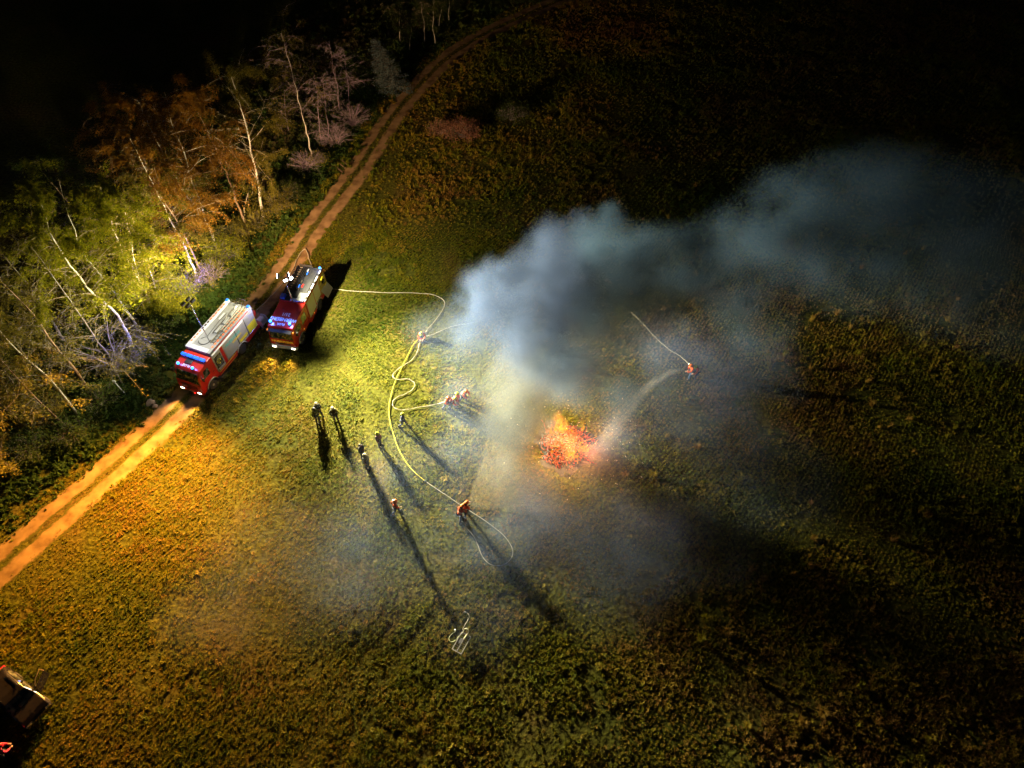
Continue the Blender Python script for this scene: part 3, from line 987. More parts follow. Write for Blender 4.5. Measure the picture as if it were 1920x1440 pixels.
MB().tube([(-6.9, -0.62, 1.0), (-7.45, -0.62, 1.35), (-7.75, -0.62, 2.0)], 0.03, 8).tube([(-6.9, 0.42, 1.0), (-7.45, 0.42, 1.35), (-7.75, 0.42, 2.0)], 0.03, 8).tube([(-7.75, -0.62, 2.0), (-7.75, 0.42, 2.0)], 0.03, 8).build('reel_frame', CHROME, rl, smooth=True)
fb = MB()
for k in range(4):
    fb.tube([(-7.0, -0.5 + 0.25 * k, 2.9), (-7.35, -0.5 + 0.25 * k, 3.35)], 0.02, 6)
fb.tube([(-7.0, -0.6, 2.9), (-7.0, 0.4, 2.9)], 0.02, 6).tube([(-7.35, -0.6, 3.35), (-7.35, 0.4, 3.35)], 0.02, 6).build('folding_step', CHROME, t1)

# ---------------------------------------------------------------- engine with the lettered cab roof, standing on the grass
t2 = thing('fire_engine', 'red fire engine with lettered cab roof and lit mast floodlights, standing on grass', 'fire engine', T2_LOC, T2_YAW, 'fire engines at the track')
chassis(t2, -6.3, 0.9, 4.31)
prof2 = [(-2.10, 0.62)] + [(-0.72, 0.62)] + arch_profile(0.0, 0.66, 0.70)[1:] + [(0.86, 0.55), (1.15, 0.58), (1.26, 0.95), (1.25, 1.50), (1.20, 1.60), (1.02, 2.52), (0.88, 2.76), (0.45, 2.84), (-2.10, 2.90)]
MB().prism(prof2, -1.17, 1.17).build('cab', RED, t2, bevel=0.06, seg=3)
plate(t2, 'windscreen', [(1.222, -1.06, 1.64), (1.222, 1.06, 1.64), (1.045, 0.98, 2.50), (1.045, -0.98, 2.50)], GLASS, 0.012, bevel=0.004)
MB().prism([(0.92, 2.54), (1.28, 2.46), (1.30, 2.50), (0.94, 2.62)], -1.06, 1.06).build('sun_visor', BLACK, t2, bevel=0.01)
MB().box(1.085, 1.115, -0.62, 0.50, 2.30, 2.45).build('dash_sign', TEXTY, t2)
text('dash_sign_lettering', 'WERNBERG', 0.13, BLACK, t2, basis((1.1185, -0.06, 2.375), (0, 1, 0), (0, 0, 1)), 0.002, 1.1)
for y in (-0.5, 0.4):
    MB().tube([(1.27, y, 1.58), (1.19, y + 0.42, 2.0)], 0.012, 5).build('wiper', BLACK, t2)
MB().box(1.262, 1.278, -0.70, 0.70, 0.98, 1.14).build('grille', BLACK, t2, bevel=0.01)
MB().box(1.05, 1.34, -1.19, 1.19, 0.44, 0.80).build('bumper', WHITE, t2, bevel=0.06)
MB().box(1.342, 1.350, -0.30, 0.30, 0.52, 0.64).build('number_plate', GREYF, t2)
text('front_lettering', 'FEUERWEHR', 0.30, TEXTY, t2, basis((1.262, 0.0, 1.32), (0, 1, 0), (0, 0, 1)), 0.006, 1.12, 1.08)
for y in (-0.88, 0.88):
    headlight(t2, 1.34, y, 0.66, Vector((1, 0, 0.0)), 4000, (1.0, 0.52, 0.13), ang=85)
    MB().box(1.12, 1.25, y * 1.22 - 0.07, y * 1.22 + 0.07, 0.92, 1.10).build('indicator', ORANGE, t2, bevel=0.02)
sl = Vector((1, 0, -0.02)).normalized()
text('roof_lettering', 'WERNBERG', 0.56, TEXTW, t2, basis((0.02, 0.02, 2.868), (0, -1, 0), sl), 0.006, 1.02, 0.80)
text('roof_lettering', '21/1', 0.50, TEXTW, t2, basis((-0.58, 0.03, 2.882), (0, -1, 0), sl), 0.006, 1.02, 0.85)
text('roof_lettering', 'FLOR', 0.34, TEXTW, t2, basis((0.58, -0.02, 2.832), (0, -1, 0), (1, 0, -0.09)), 0.006, 1.02, 0.85)
for y in (-0.98, 0.78):
    beacon(t2, 0.50, y, 2.84, power=100.0)
MB().tube([(-0.95, -0.35, 2.88), (-0.98, -0.36, 3.2)], 0.012, 5).build('radio_aerial', BLACK, t2)
for s in (-1, 1):
    for xa, xb, slope in ((-0.42, 0.92, True), (-1.72, -0.62, False)):
        d = plate(t2, 'cab_door', side_quad(s, 1.171, xa, xb, 1.18 if slope else 0.9, 2.62), RED, 0.012, bevel=0.004)
        if slope:
            q = [(xb - 0.08, 1.74), (xa + 0.1, 1.62), (xa + 0.1, 2.46), (xb - 0.28, 2.46)]
        else:
            q = [(xb - 0.08, 1.62), (xa + 0.12, 1.62), (xa + 0.12, 2.46), (xb - 0.08, 2.46)]
        q = [Vector((x, s * 1.184, z)) for x, z in q]
        plate(d, 'window', q if s > 0 else [q[1], q[0], q[3], q[2]], GLASS, 0.010)
        MB().box(xa + 0.12, xa + 0.30, s * 1.186 - 0.015, s * 1.186 + 0.015, 1.46, 1.50).build('handle', BLACK, d)
    fender(t2, 0.0, 0.66, s, 0.64, 1.20)
    mirror(t2, 0.86, s * 1.16, 2.30, s)
    MB().box(0.92, 1.10, s * 1.155 - 0.05, s * 1.155 + 0.05, 2.34, 2.52).build('corner_marker', ORANGE, t2, bevel=0.02)
    MB().box(-0.78, -0.68, s * 1.176 - 0.02, s * 1.176 + 0.02, 1.05, 1.14).build('side_marker', ORANGE, t2)
    MB().box(-3.02, -2.92, s * 1.252 - 0.02, s * 1.252 + 0.02, 0.85, 0.95).build('side_marker', ORANGE, t2)
    plate(t2, 'cab_stripe', side_quad(s, 1.1715, -2.05, -0.75, 0.86, 0.90), YELLOW, 0.004)
    plate(t2, 'door_post', side_quad(s, 1.171, -2.08, -1.80, 0.66, 2.75), RED, 0.010)
body2 = [(-6.6, 0.90), (-5.02, 0.90)] + arch_profile(-4.31, 0.68, 0.90) + [(-3.5, 0.90), (-2.112, 0.90), (-2.112, 2.95), (-6.6, 2.95)]
MB().prism(body2, -1.22, 1.22).build('equipment_body', RED, t2, bevel=0.02)
for s in (-1, 1):
    shutter(t2, s, 1.223, -3.72, -2.22, 0.98, 2.82)
    shutter(t2, s, 1.223, -5.02, -3.82, 1.24, 2.82)
    if s < 0:
        shutter(t2, s, 1.223, -6.52, -5.12, 0.98, 2.82)
    fender(t2, -4.31, 0.68, s, 0.70, 1.22)
    y0, y1 = sorted((s * 0.92, s * 1.235))
    MB().prism([(-3.52, 0.48), (-2.115, 0.48), (-2.115, 0.895), (-3.64, 0.895)], y0, y1).build('skirt_panel', RED, t2, bevel=0.015)
    MB().prism([(-6.6, 0.6), (-5.10, 0.48), (-4.96, 0.895), (-6.6, 0.895)], y0, y1).build('rear_skirt_panel', RED, t2, bevel=0.015)
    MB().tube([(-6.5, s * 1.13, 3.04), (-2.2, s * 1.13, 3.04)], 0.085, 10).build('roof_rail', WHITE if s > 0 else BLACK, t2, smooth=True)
    for x in (-2.6, -3.6, -4.6, -5.6, -6.3):
        MB().box(x - 0.16, x + 0.16, s * 1.13 - 0.092, s * 1.13 + 0.092, 2.953, 3.135).build('rail_clamp', BLACK, t2, bevel=0.03)
# open locker on the rear left: flat plate with its inner light painted yellow, flap folded down, gear inside
plate(t2, 'open_locker', side_quad(1, 1.2215, -6.50, -5.12, 1.0, 2.82), mat('locker_painted_light', (0.55, 0.46, 0.08), 0.6, var=0.5, scale=5), 0.004)
for k, z in enumerate((1.45, 1.95, 2.4)):
    MB().box(-6.45, -5.18, 1.228, 1.30, z, z + 0.03).build('locker_shelf', SILVER, t2)
    MB().box(-6.3 + 0.2 * k, -5.9 + 0.2 * k, 1.23, 1.36, z + 0.032, z + 0.26).build('stowed_box', YELLOW if k != 1 else BLACK, t2, bevel=0.02)
plate(t2, 'folded_flap', [(-5.14, 1.74, 0.72), (-6.48, 1.74, 0.72), (-6.48, 1.240, 1.52), (-5.14, 1.240, 1.52)], SILVER, 0.03)
MB().lathe([(0.0, 0), (0.12, 0.0), (0.12, 0.2), (0.07, 0.22), (0.07, 0.3), (0, 0.3)], (-6.2, 1.23, 0.95), 'Y', 14).build('pump_outlet', CHROME, t2, smooth=True)
# dark roof deck with its gear
MB().box(-6.58, -2.13, -1.03, 1.03, 2.953, 2.97).build('roof_deck', DARKDECK, t2)
MB().box(-2.40, -2.135, -0.2, 1.02, 2.972, 3.12).build('front_deck_locker', BLUELENS if False else WHITE, t2, bevel=0.02)
MB().box(-3.2, -2.42, 0.30, 1.0, 2.972, 3.06).build('roof_locker', DECK, t2, bevel=0.03)
MB().box(-6.2, -3.3, 0.45, 0.95, 2.972, 3.05).build('roof_locker', DARKDECK, t2, bevel=0.03)
ladder(t2, -6.5, -2.6, -0.95, -0.55, 2.99, BLACK, 13, RIM)
for k in range(3):
    MB().tube([(-6.4, -0.42 + 0.16 * k, 3.04), (-3.4, -0.42 + 0.16 * k, 3.04)], 0.06, 10).build('suction_hose', BLACK, t2, smooth=True)
for k, (x, y, c) in enumerate(((-3.6, 0.10, CHROME), (-4.1, 0.22, REDLENS), (-4.5, 0.02, CHROME), (-5.6, 0.12, BLUELENS), (-3.9, -0.02, BLUELENS), (-6.0, 0.05, WHITE))):
    MB().box(x - 0.18, x + 0.18, y - 0.05, y + 0.05, 3.105 if y < 0.2 else 2.973, 3.15 if y < 0.2 else 3.05).build('roof_tool', c, t2, bevel=0.01)
MB().box(-6.62, -6.50, -1.0, 0.2, 2.972, 3.22).build('tail_box', BLACK, t2, bevel=0.02)
MB().box(-2.7, -2.2, -1.16, -0.75, 2.972, 3.22).build('front_corner_box', mat('blue_crate', (0.03, 0.07, 0.35), 0.5), t2, bevel=0.03)
beacon(t2, -6.42, 1.02, 3.12, r=0.09, h=0.16, power=40)
plate(t2, 'tail_shutter', [(-6.601, 0.85, 1.0), (-6.601, -0.85, 1.0), (-6.601, -0.85, 2.85), (-6.601, 0.85, 2.85)], SILVER, 0.015)
for s in (-1, 1):
    MB().box(-6.635, -6.602, s * 1.02 - 0.12, s * 1.02 + 0.12, 0.66, 0.86).build('tail_lamp', REDLENS, t2)
# telescopic mast with lit floodlights
MX, MY, MZ = -2.08, 0.04, 5.85
m2 = MB().tube([(MX, MY, 2.9), (MX, MY, 4.3)], 0.05, 10).build('light_mast', CHROME, t2, smooth=True)
MB().tube([(MX, MY, 4.3), (MX, MY, MZ)], 0.036, 10).build('mast_section', CHROME, m2, smooth=True)
MB().tube([(MX, MY - 0.62, MZ), (MX, MY + 0.62, MZ)], 0.03, 8).build('mast_crossbar', BLACK, m2)
FLOOD = (1.0, 0.86, 0.50)
# heads: (side offset, fore-aft offset, direction it faces in truck space, its beams as (direction, power, cone))
HEADS = [(0.62, 0.04, (0.30, 0.95, 0.0), [((0.36, 0.93, 0.0), 118000, 120), ((0.20, 0.97, 0.12), 430000, 74)]),
         (0.26, 0.34, (0.87, 0.48, 0.0), [((0.87, 0.48, 0.0), 85000, 116), ((0.66, 0.74, 0.10), 230000, 70)]),
         (0.22, -0.34, (-0.55, 0.75, -0.25), [((-0.45, 0.75, -0.40), 20000, 140)]),
         (-0.55, 0.0, (0.30, -0.92, 0.02), [((0.30, -0.92, 0.02), 12000, 130)])]
for dy, dx, aim, beams in HEADS:
    a = Vector(aim).normalized()
    c = Vector((MX + dx, MY + dy, MZ + 0.10))
    M = a.to_track_quat('Z', 'Y').to_matrix().to_4x4()
    M.translation = c
    h = MB().box(-0.17, 0.17, -0.12, 0.12, -0.10, 0.05).build('floodlight_head', BLACK, m2, bevel=0.02)
    h.data.transform(M)
    le = MB().box(-0.15, 0.15, -0.10, 0.10, 0.052, 0.075).build('lens', FLOODGLOW, h)
    le.data.transform(M)
    for d_, pw_, cone in beams:
        lamp('floodlight_beam', 'SPOT', c + a * 0.22, pw_, FLOOD, t2, 0.12, d_, cone, 1.0)

# ================================================================== PEOPLE
SKIN = mat('skin', (0.52, 0.32, 0.24), 0.6)
HAIR = mat('dark_hair', (0.03, 0.02, 0.015), 0.7)
VESTO = mat('orange_jacket', (0.50, 0.070, 0.012), 0.75, var=0.4, scale=9, col2=(0.55, 0.07, 0.02))
NAVY = mat('navy_trousers', (0.022, 0.032, 0.075), 0.8, var=0.5, scale=9, col2=(0.045, 0.06, 0.12))
DARKCOAT = mat('dark_fire_coat', (0.030, 0.032, 0.045), 0.8, var=0.5, scale=9, col2=(0.07, 0.07, 0.085))
OLIVECOAT = mat('olive_coat', (0.055, 0.060, 0.020), 0.8, var=0.5, scale=9, col2=(0.10, 0.10, 0.05))
PINKCOAT = mat('magenta_jacket', (0.55, 0.02, 0.10), 0.7, var=0.4, scale=9, col2=(0.7, 0.06, 0.2))
HELMY = mat('helmet_lime', (0.40, 0.43, 0.05), 0.35)
HELMO = mat('helmet_orange', (0.55, 0.13, 0.015), 0.35)
HELMW = mat('helmet_pale', (0.30, 0.28, 0.20), 0.35)
HELMR = mat('helmet_red', (0.55, 0.02, 0.04), 0.35)
REFL = mat('reflective_band', (0.45, 0.46, 0.38), 0.35)
BOOT = mat('black_boots', (0.014, 0.013, 0.012), 0.6)
GLOVE = mat('pale_gloves', (0.35, 0.30, 0.20), 0.8)


def skin_mesh(name, joints, edges, radii, m, sub=1):
    """continuous limb surface grown round connected joints"""
    names = list(joints)
    me = bpy.data.meshes.new(name)
    me.from_pydata([joints[k] for k in names], [(names.index(a), names.index(b)) for a, b in edges], [])
    o = bpy.data.objects.new(name, me)
    COL.objects.link(o)
    md = o.modifiers.new('skin', 'SKIN')
    md.use_smooth_shade = True
    for i, k in enumerate(names):
        r = radii[k]
        me.skin_vertices[0].data[i].radius = r if hasattr(r, '__len__') else (r, r)
        me.skin_vertices[0].data[i].use_root = (i == 0)
    sb = o.modifiers.new('sub', 'SUBSURF')
    sb.levels = sb.render_levels = sub
    dg = bpy.context.evaluated_depsgraph_get()
    out = bpy.data.meshes.new_from_object(o.evaluated_get(dg))
    bpy.data.objects.remove(o)
    bpy.data.meshes.remove(me)
    out.materials.clear()
    out.materials.append(m)
    return out


def lerp(a, b, t):
    return tuple(x + (y - x) * t for x, y in zip(a, b))


def pose_joints(pose):
    """joint positions; the figure faces +Y, left is -X"""
    J = dict(pelvis=(0, 0, 0.96), waist=(0, 0, 1.10), chest=(0, 0.01, 1.32), neck=(0, 0.01, 1.50), head=(0, 0.03, 1.66))
    J.update(ls=(-0.19, 0, 1.42), le=(-0.25, -0.02, 1.14), lw=(-0.25, 0.08, 0.90), rs=(0.19, 0, 1.42), re=(0.25, -0.02, 1.14), rw=(0.25, 0.08, 0.90))
    J.update(lh=(-0.10, 0, 0.92), lk=(-0.12, 0.03, 0.50), la=(-0.13, -0.02, 0.09), lt=(-0.15, 0.17, 0.04), rh=(0.10, 0, 0.92), rk=(0.12, 0.03, 0.50), ra=(0.13, -0.02, 0.09), rt=(0.15, 0.17, 0.04))
    up = ('waist', 'chest', 'neck', 'head', 'ls', 'le', 'lw', 'rs', 're', 'rw')

    def bend(a, pivot=0.96, y0=0.0):
        c, s = math.cos(a), math.sin(a)
        for k in up:
            x, y, z = J[k]
            J[k] = (x, y0 + (y - y0) * c + (z - pivot) * s, pivot + (z - pivot) * c - (y - y0) * s)

    if pose == 'hose':
        bend(R(20))
        x, y, z = J['ls']; J['le'] = (-0.27, y + 0.16, z - 0.25); J['lw'] = (-0.10, y + 0.42, z - 0.28)
        x, y, z = J['rs']; J['re'] = (0.30, y + 0.02, z - 0.29); J['rw'] = (0.10, y + 0.20, z - 0.36)
        J['lk'] = (-0.14, 0.22, 0.52); J['la'] = (-0.15, 0.26, 0.09); J['lt'] = (-0.16, 0.45, 0.04)
        J['rk'] = (0.14, -0.06, 0.50); J['ra'] = (0.16, -0.30, 0.10); J['rt'] = (0.20, -0.12, 0.04)
    elif pose == 'walk':
        bend(R(8))
        J['lk'] = (-0.11, 0.20, 0.54); J['la'] = (-0.12, 0.24, 0.12); J['lt'] = (-0.12, 0.43, 0.09)
        J['rk'] = (0.11, -0.02, 0.50); J['ra'] = (0.12, -0.34, 0.17); J['rt'] = (0.12, -0.18, 0.05)
        J['le'] = (-0.26, -0.14, 1.16); J['lw'] = (-0.24, -0.12, 0.90); J['re'] = (0.26, 0.14, 1.16); J['rw'] = (0.22, 0.36, 1.08)
    elif pose == 'crouch':
        for k in ('pelvis',) + up + ('lh', 'rh'):
            x, y, z = J[k]; J[k] = (x, y - 0.14, z - 0.42)
        bend(R(38), 0.54, -0.14)
        J['lk'] = (-0.20, 0.22, 0.52); J['la'] = (-0.17, 0.04, 0.09); J['lt'] = (-0.20, 0.24, 0.04)
        J['rk'] = (0.18, 0.22, 0.16); J['ra'] = (0.15, -0.18, 0.12); J['rt'] = (0.15, -0.02, 0.04)
        x, y, z = J['ls']; J['le'] = (-0.30, y + 0.10, z - 0.24); J['lw'] = (-0.14, y + 0.30, z - 0.38)
        x, y, z = J['rs']; J['re'] = (0.30, y + 0.10, z - 0.24); J['rw'] = (0.12, y + 0.30, z - 0.40)
    elif pose == 'folded':
        J['le'] = (-0.30, 0.03, 1.16); J['lw'] = (-0.04, 0.22, 1.18); J['re'] = (0.30, 0.03, 1.16); J['rw'] = (0.06, 0.20, 1.14)
        J['la'] = (-0.18, -0.02, 0.09); J['lt'] = (-0.22, 0.16, 0.04); J['ra'] = (0.16, -0.02, 0.09)
    elif pose == 'lean':
        bend(R(30))
        J['le'] = (-0.30, J['ls'][1] + 0.10, 1.06); J['lw'] = (-0.16, J['ls'][1] + 0.30, 0.92)
        J['re'] = (0.30, J['rs'][1] + 0.12, 1.06); J['rw'] = (0.14, J['rs'][1] + 0.34, 0.96)
        J['lk'] = (-0.13, 0.18, 0.51); J['la'] = (-0.14, 0.16, 0.09); J['lt'] = (-0.16, 0.35, 0.04)
        J['rk'] = (0.13, -0.04, 0.50); J['ra'] = (0.15, -0.24, 0.09); J['rt'] = (0.18, -0.05, 0.04)
    elif pose == 'carry':
        J['le'] = (-0.27, 0.10, 1.16); J['lw'] = (-0.20, 0.34, 1.10); J['re'] = (0.27, 0.10, 1.16); J['rw'] = (0.18, 0.34, 1.08)
    return J


def head_mesh(J, m):
    """head with brow, nose, chin, ears and eye sockets"""
    h, nk = Vector(J['head']), Vector(J['neck'])
    up = (h - nk).normalized()
    fw = Vector((0, 1, 0)) - up * up.y
    fw.normalize()
    rt = fw.cross(up)
    vs, fs = [], []
    n, rings = 14, 10
    for i in range(rings + 1):
        th = math.pi * i / rings
        for k in range(n):
            a = 2 * math.pi * k / n
            x, y, z = math.sin(th) * math.cos(a) * 0.078, math.sin(th) * math.sin(a) * 0.098, math.cos(th) * 0.118
            if z < -0.03:
                y += 0.018 * (1 if y > 0 else -0.6)
                x *= 0.86
            if abs(x) < 0.022 and y > 0.07 and -0.05 < z < 0.02:
                y += 0.026
            if 0.02 < abs(x) < 0.05 and y > 0.05 and 0.0 < z < 0.04:
                y -= 0.010
            if abs(x) > 0.070 and abs(y) < 0.03 and abs(z) < 0.04:
                x *= 1.16
            vs.append(h + rt * x + fw * y + up * z)
    for i in range(rings):
        for k in range(n):
            k2 = (k + 1) % n
            fs.append((i * n + k, i * n + k2, (i + 1) * n + k2, (i + 1) * n + k))
    return vs, fs, h, fw, up, rt


def fingers(b, elbow, wrist):
    """palm and five bent fingers at the end of a forearm"""
    w, e = Vector(wrist), Vector(elbow)
    d = (w - e).normalized()
    s = d.cross(Vector((0, 0, 1)))
    s = s.normalized() if s.length > 1e-3 else Vector((1, 0, 0))
    nn = s.cross(d)
    b.tube([w - d * 0.02, w + d * 0.04, w + d * 0.10], [0.030, 0.042, 0.038], 8)
    for k, (o, ln) in enumerate(((-0.030, 0.060), (-0.010, 0.075), (0.011, 0.070), (0.031, 0.055))):
        p = w + d * 0.095 + s * o
        b.tube([p, p + d * ln * 0.5 - nn * 0.006, p + d * ln * 0.75 - nn * 0.03, p + d * ln * 0.7 - nn * 0.052], [0.010, 0.010, 0.009, 0.007], 6)
    p = w + d * 0.03 + s * 0.036
    b.tube([p, p + s * 0.028 + d * 0.025 - nn * 0.01, p + s * 0.025 + d * 0.055 - nn * 0.03], [0.012, 0.011, 0.008], 6)


def person(label, px, py, face, pose, coat, trousers, helmet, group=None, size=1.07, band=True, pack=False, z=0.0):
    """face: direction in degrees (0 = +X on the field, 90 = away from the camera)"""
    t = thing('person', label, 'person', G(px, py, z), R(face - 90), group)
    t.scale = (size,) * 3
    J = pose_joints(pose)
    E = [('pelvis', 'waist'), ('waist', 'chest'), ('chest', 'neck'), ('neck', 'head'), ('chest', 'ls'), ('ls', 'le'), ('le', 'lw'), ('chest', 'rs'), ('rs', 're'), ('re', 'rw'),
         ('pelvis', 'lh'), ('lh', 'lk'), ('lk', 'la'), ('la', 'lt'), ('pelvis', 'rh'), ('rh', 'rk'), ('rk', 'ra'), ('ra', 'rt')]
    rad = dict(pelvis=(0.15, 0.11), waist=(0.13, 0.10), chest=(0.16, 0.12), neck=0.055, head=0.062, ls=0.062, le=0.046, lw=0.032, rs=0.062, re=0.046, rw=0.032,
               lh=0.095, lk=0.062, la=0.044, lt=0.035, rh=0.095, rk=0.062, ra=0.044, rt=0.035)
    me = skin_mesh('body', J, E, rad, SKIN)
    vs, fs, h, fw, up, rt = head_mesh(J, SKIN)
    b = MB()
    b.add([v.co[:] for v in me.vertices], [tuple(p.vertices) for p in me.polygons])
    b.add(vs, fs)
    for e_, w_ in (('le', 'lw'), ('re', 'rw')):
        fingers(b, J[e_], J[w_])
    bpy.data.meshes.remove(me)
    body = b.build('body', SKIN, t, smooth=True)
    # coat
    cj = {k: J[k] for k in ('chest', 'waist', 'pelvis', 'neck', 'ls', 'le', 'rs', 're')}
    cj['hem'] = lerp(J['pelvis'], lerp(J['lk'], J['rk'], 0.5), 0.28)
    cj['lc'] = lerp(J['le'], J['lw'], 0.92)
    cj['rc'] = lerp(J['re'], J['rw'], 0.92)
    cj['col'] = lerp(J['neck'], J['head'], 0.15)
    ce = [('chest', 'waist'), ('waist', 'pelvis'), ('pelvis', 'hem'), ('chest', 'neck'), ('neck', 'col'), ('chest', 'ls'), ('ls', 'le'), ('le', 'lc'), ('chest', 'rs'), ('rs', 're'), ('re', 'rc')]
    cr = dict(chest=(0.20, 0.155), waist=(0.185, 0.15), pelvis=(0.19, 0.155), hem=(0.185, 0.15), neck=0.085, col=0.085, ls=0.092, le=0.075, lc=0.062, rs=0.092, re=0.075, rc=0.062)
    jk = link('jacket', skin_mesh('jacket', cj, ce, cr, coat), t)
    if band:
        for q in (0.35,):
            c = Vector(lerp(J['waist'], J['chest'], q))
            ax = (Vector(J['chest']) - Vector(J['waist'])).normalized()
            s_ = Vector((1, 0, 0))
            f_ = ax.cross(s_)
            ringp = [c + s_ * 0.205 * math.cos(a) + f_ * 0.168 * math.sin(a) for a in [2 * math.pi * k / 18 for k in range(19)]]
            bb = MB()
            vv, ff = [], []
            for p in ringp:
                vv += [p - ax * 0.028, p + ax * 0.028]
            for k in range(18):
                ff.append((2 * k, 2 * k + 2, 2 * k + 3, 2 * k + 1))
            bb.add(vv, ff).build('reflective_band', REFL, jk, smooth=True)
    # trousers and boots
    tj = {k: J[k] for k in ('pelvis', 'lh', 'lk', 'rh', 'rk')}
    tj['lb'], tj['rb'] = lerp(J['lk'], J['la'], 0.9), lerp(J['rk'], J['ra'], 0.9)
    te = [('pelvis', 'lh'), ('lh', 'lk'), ('lk', 'lb'), ('pelvis', 'rh'), ('rh', 'rk'), ('rk', 'rb')]
    link('trousers', skin_mesh('trousers', tj, te, dict(pelvis=(0.165, 0.13), lh=0.118, lk=0.088, lb=0.078, rh=0.118, rk=0.088, rb=0.078), trousers), t)
    for a, k, s in (('la', 'lt', 'lk'), ('ra', 'rt', 'rk')):
        A, T_ = Vector(J[a]), Vector(J[k])
        heel = A - (T_ - A).normalized() * 0.06
        heel.z = max(T_.z, 0.045)
        bb = MB()
        bb.tube([Vector(lerp(J[a], J[s], 0.35)), A, lerp(A, heel, 0.6)], [0.072, 0.066, 0.058], 9)
        bb.tube([heel, lerp(heel, T_, 0.5), T_, T_ + (T_ - heel).normalized() * 0.05], [0.05, 0.056, 0.052, 0.03], 9)
        bb.build('boot', BOOT, t, smooth=True)
    # helmet
    if helmet is not None:
        M = Matrix((rt, fw, up)).transposed().to_4x4()
        M.translation = h + up * 0.02
        hb = MB().lathe([(0.150, -0.030), (0.152, -0.018), (0.128, 0.000), (0.126, 0.040), (0.110, 0.092), (0.072, 0.130), (0.0, 0.142)], (0, 0, 0), 'Z', 18)
        hb.box(-0.012, 0.012, -0.11, 0.11, 0.10, 0.148)
        he = hb.build('helmet', helmet, t, smooth=True)
        he.data.transform(M @ Matrix.Diagonal((1, 1.14, 1, 1)))
        nb = MB().add([(-0.11, -0.07, -0.03), (0.11, -0.07, -0.03), (0.10, -0.15, -0.03), (-0.10, -0.15, -0.03), (-0.12, -0.08, -0.16), (0.12, -0.08, -0.16), (0.12, -0.17, -0.17), (-0.12, -0.17, -0.17)],
                      [(0, 1, 2, 3), (7, 6, 5, 4), (0, 4, 5, 1), (1, 5, 6, 2), (2, 6, 7, 3), (3, 7, 4, 0)]).build('neck_flap', DARKCOAT, he)
        nb.data.transform(M)
    else:
        M = Matrix((rt, fw, up)).transposed().to_4x4()
        M.translation = h + up * 0.015
        hb = MB().lathe([(0.088, -0.02), (0.092, 0.03), (0.080, 0.085), (0.045, 0.118), (0.0, 0.125)], (0, -0.01, 0), 'Z', 14).build('hair', HAIR, t, smooth=True)
        hb.data.transform(M @ Matrix.Diagonal((1, 1.15, 1, 1)))
    if pack:
        c = Vector(lerp(J['waist'], J['chest'], 0.7)) - fw * 0.26
        MB().tube([c - up * 0.24, c - up * 0.18, c + up * 0.20, c + up * 0.26], [0.05, 0.10, 0.10, 0.04], 12).build('air_cylinder', YELLOW, t, smooth=True)
    return t


person('dark-coated onlooker in pale helmet, rear one of the close pair on bright grass', 601, 781, -55, 'folded', DARKCOAT, NAVY, HELMW, 'onlookers on the lit grass')
person('onlooker in olive coat and dark helmet, in front of the close pair on bright grass', 597, 791, -35, 'stand', OLIVECOAT, NAVY, mat('helmet_black', (0.03, 0.03, 0.03), 0.35), 'onlookers on the lit grass')
person('onlooker in dark coat standing alone beside the close pair, yellow rope hanging in front', 631, 789, -70, 'carry', OLIVECOAT, NAVY, HELMW, 'onlookers on the lit grass')
person('firefighter in navy standing just inside the bend of the yellow hose', 757, 800, -10, 'walk', mat('navy_jacket', (0.05, 0.065, 0.15), 0.8, var=0.5, scale=9), NAVY, HELMY, 'firefighters watching')
person('firefighter in blue jacket with orange sleeves, lime helmet, left of the yellow hose', 713, 836, -20, 'stand', mat('blue_jacket', (0.055, 0.07, 0.14), 0.8, var=0.6, scale=9, col2=(0.5, 0.10, 0.03)), NAVY, HELMY, 'firefighters watching')
person('bareheaded dark figure at the back of the pair casting the long merged shadow', 681, 858, -20, 'folded', DARKCOAT, NAVY, None, 'firefighters watching', band=False)
person('firefighter with pale helmet and grey coat at the front of the long-shadowed pair', 690, 876, -20, 'stand', mat('grey_coat', (0.15, 0.15, 0.12), 0.8, var=0.6, scale=9, col2=(0.06, 0.06, 0.05)), NAVY, HELMW, 'firefighters watching')
person('lone firefighter in orange jacket standing between two long shadows on the dim grass', 743, 962, 15, 'walk', VESTO, NAVY, HELMO, 'firefighters in orange')
person('nozzle holder in orange helmet spraying the wide water fan', 872, 968, 48, 'hose', VESTO, NAVY, HELMO, 'firefighters in orange')
person('helper in orange bracing the hose behind the wide fan nozzle', 863, 976, 52, 'lean', VESTO, NAVY, HELMO, 'firefighters in orange')
person('orange jacketed firefighter gripping the end of the winding white hose', 838, 767, -30, 'hose', VESTO, NAVY, HELMO, 'four firefighters at the winding hose')
person('firefighter in lime helmet second in the row of four near the smoke', 848, 766, -25, 'lean', VESTO, NAVY, HELMY, 'four firefighters at the winding hose')
person('upright firefighter in lime helmet third in the row of four near the smoke', 859, 762, -20, 'stand', VESTO, NAVY, HELMY, 'four firefighters at the winding hose')
person('firefighter in orange helmet farthest back in the row of four', 869, 752, -35, 'lean', VESTO, NAVY, HELMO, 'four firefighters at the winding hose')
person('crouching firefighter in orange jacket and lime helmet working at the hose manifold', 793, 637, -95, 'crouch', VESTO, NAVY, HELMY, 'firefighters in orange')
person('firefighter in orange aiming the narrow water jet at the fire', 1294, 708, 200, 'hose', VESTO, mat('blue_trousers', (0.03, 0.07, 0.18), 0.8), HELMO, 'pair at the narrow jet')
person('firefighter in lime helmet backing up the narrow water jet', 1305, 709, 195, 'lean', VESTO, NAVY, HELMY, 'pair at the narrow jet')
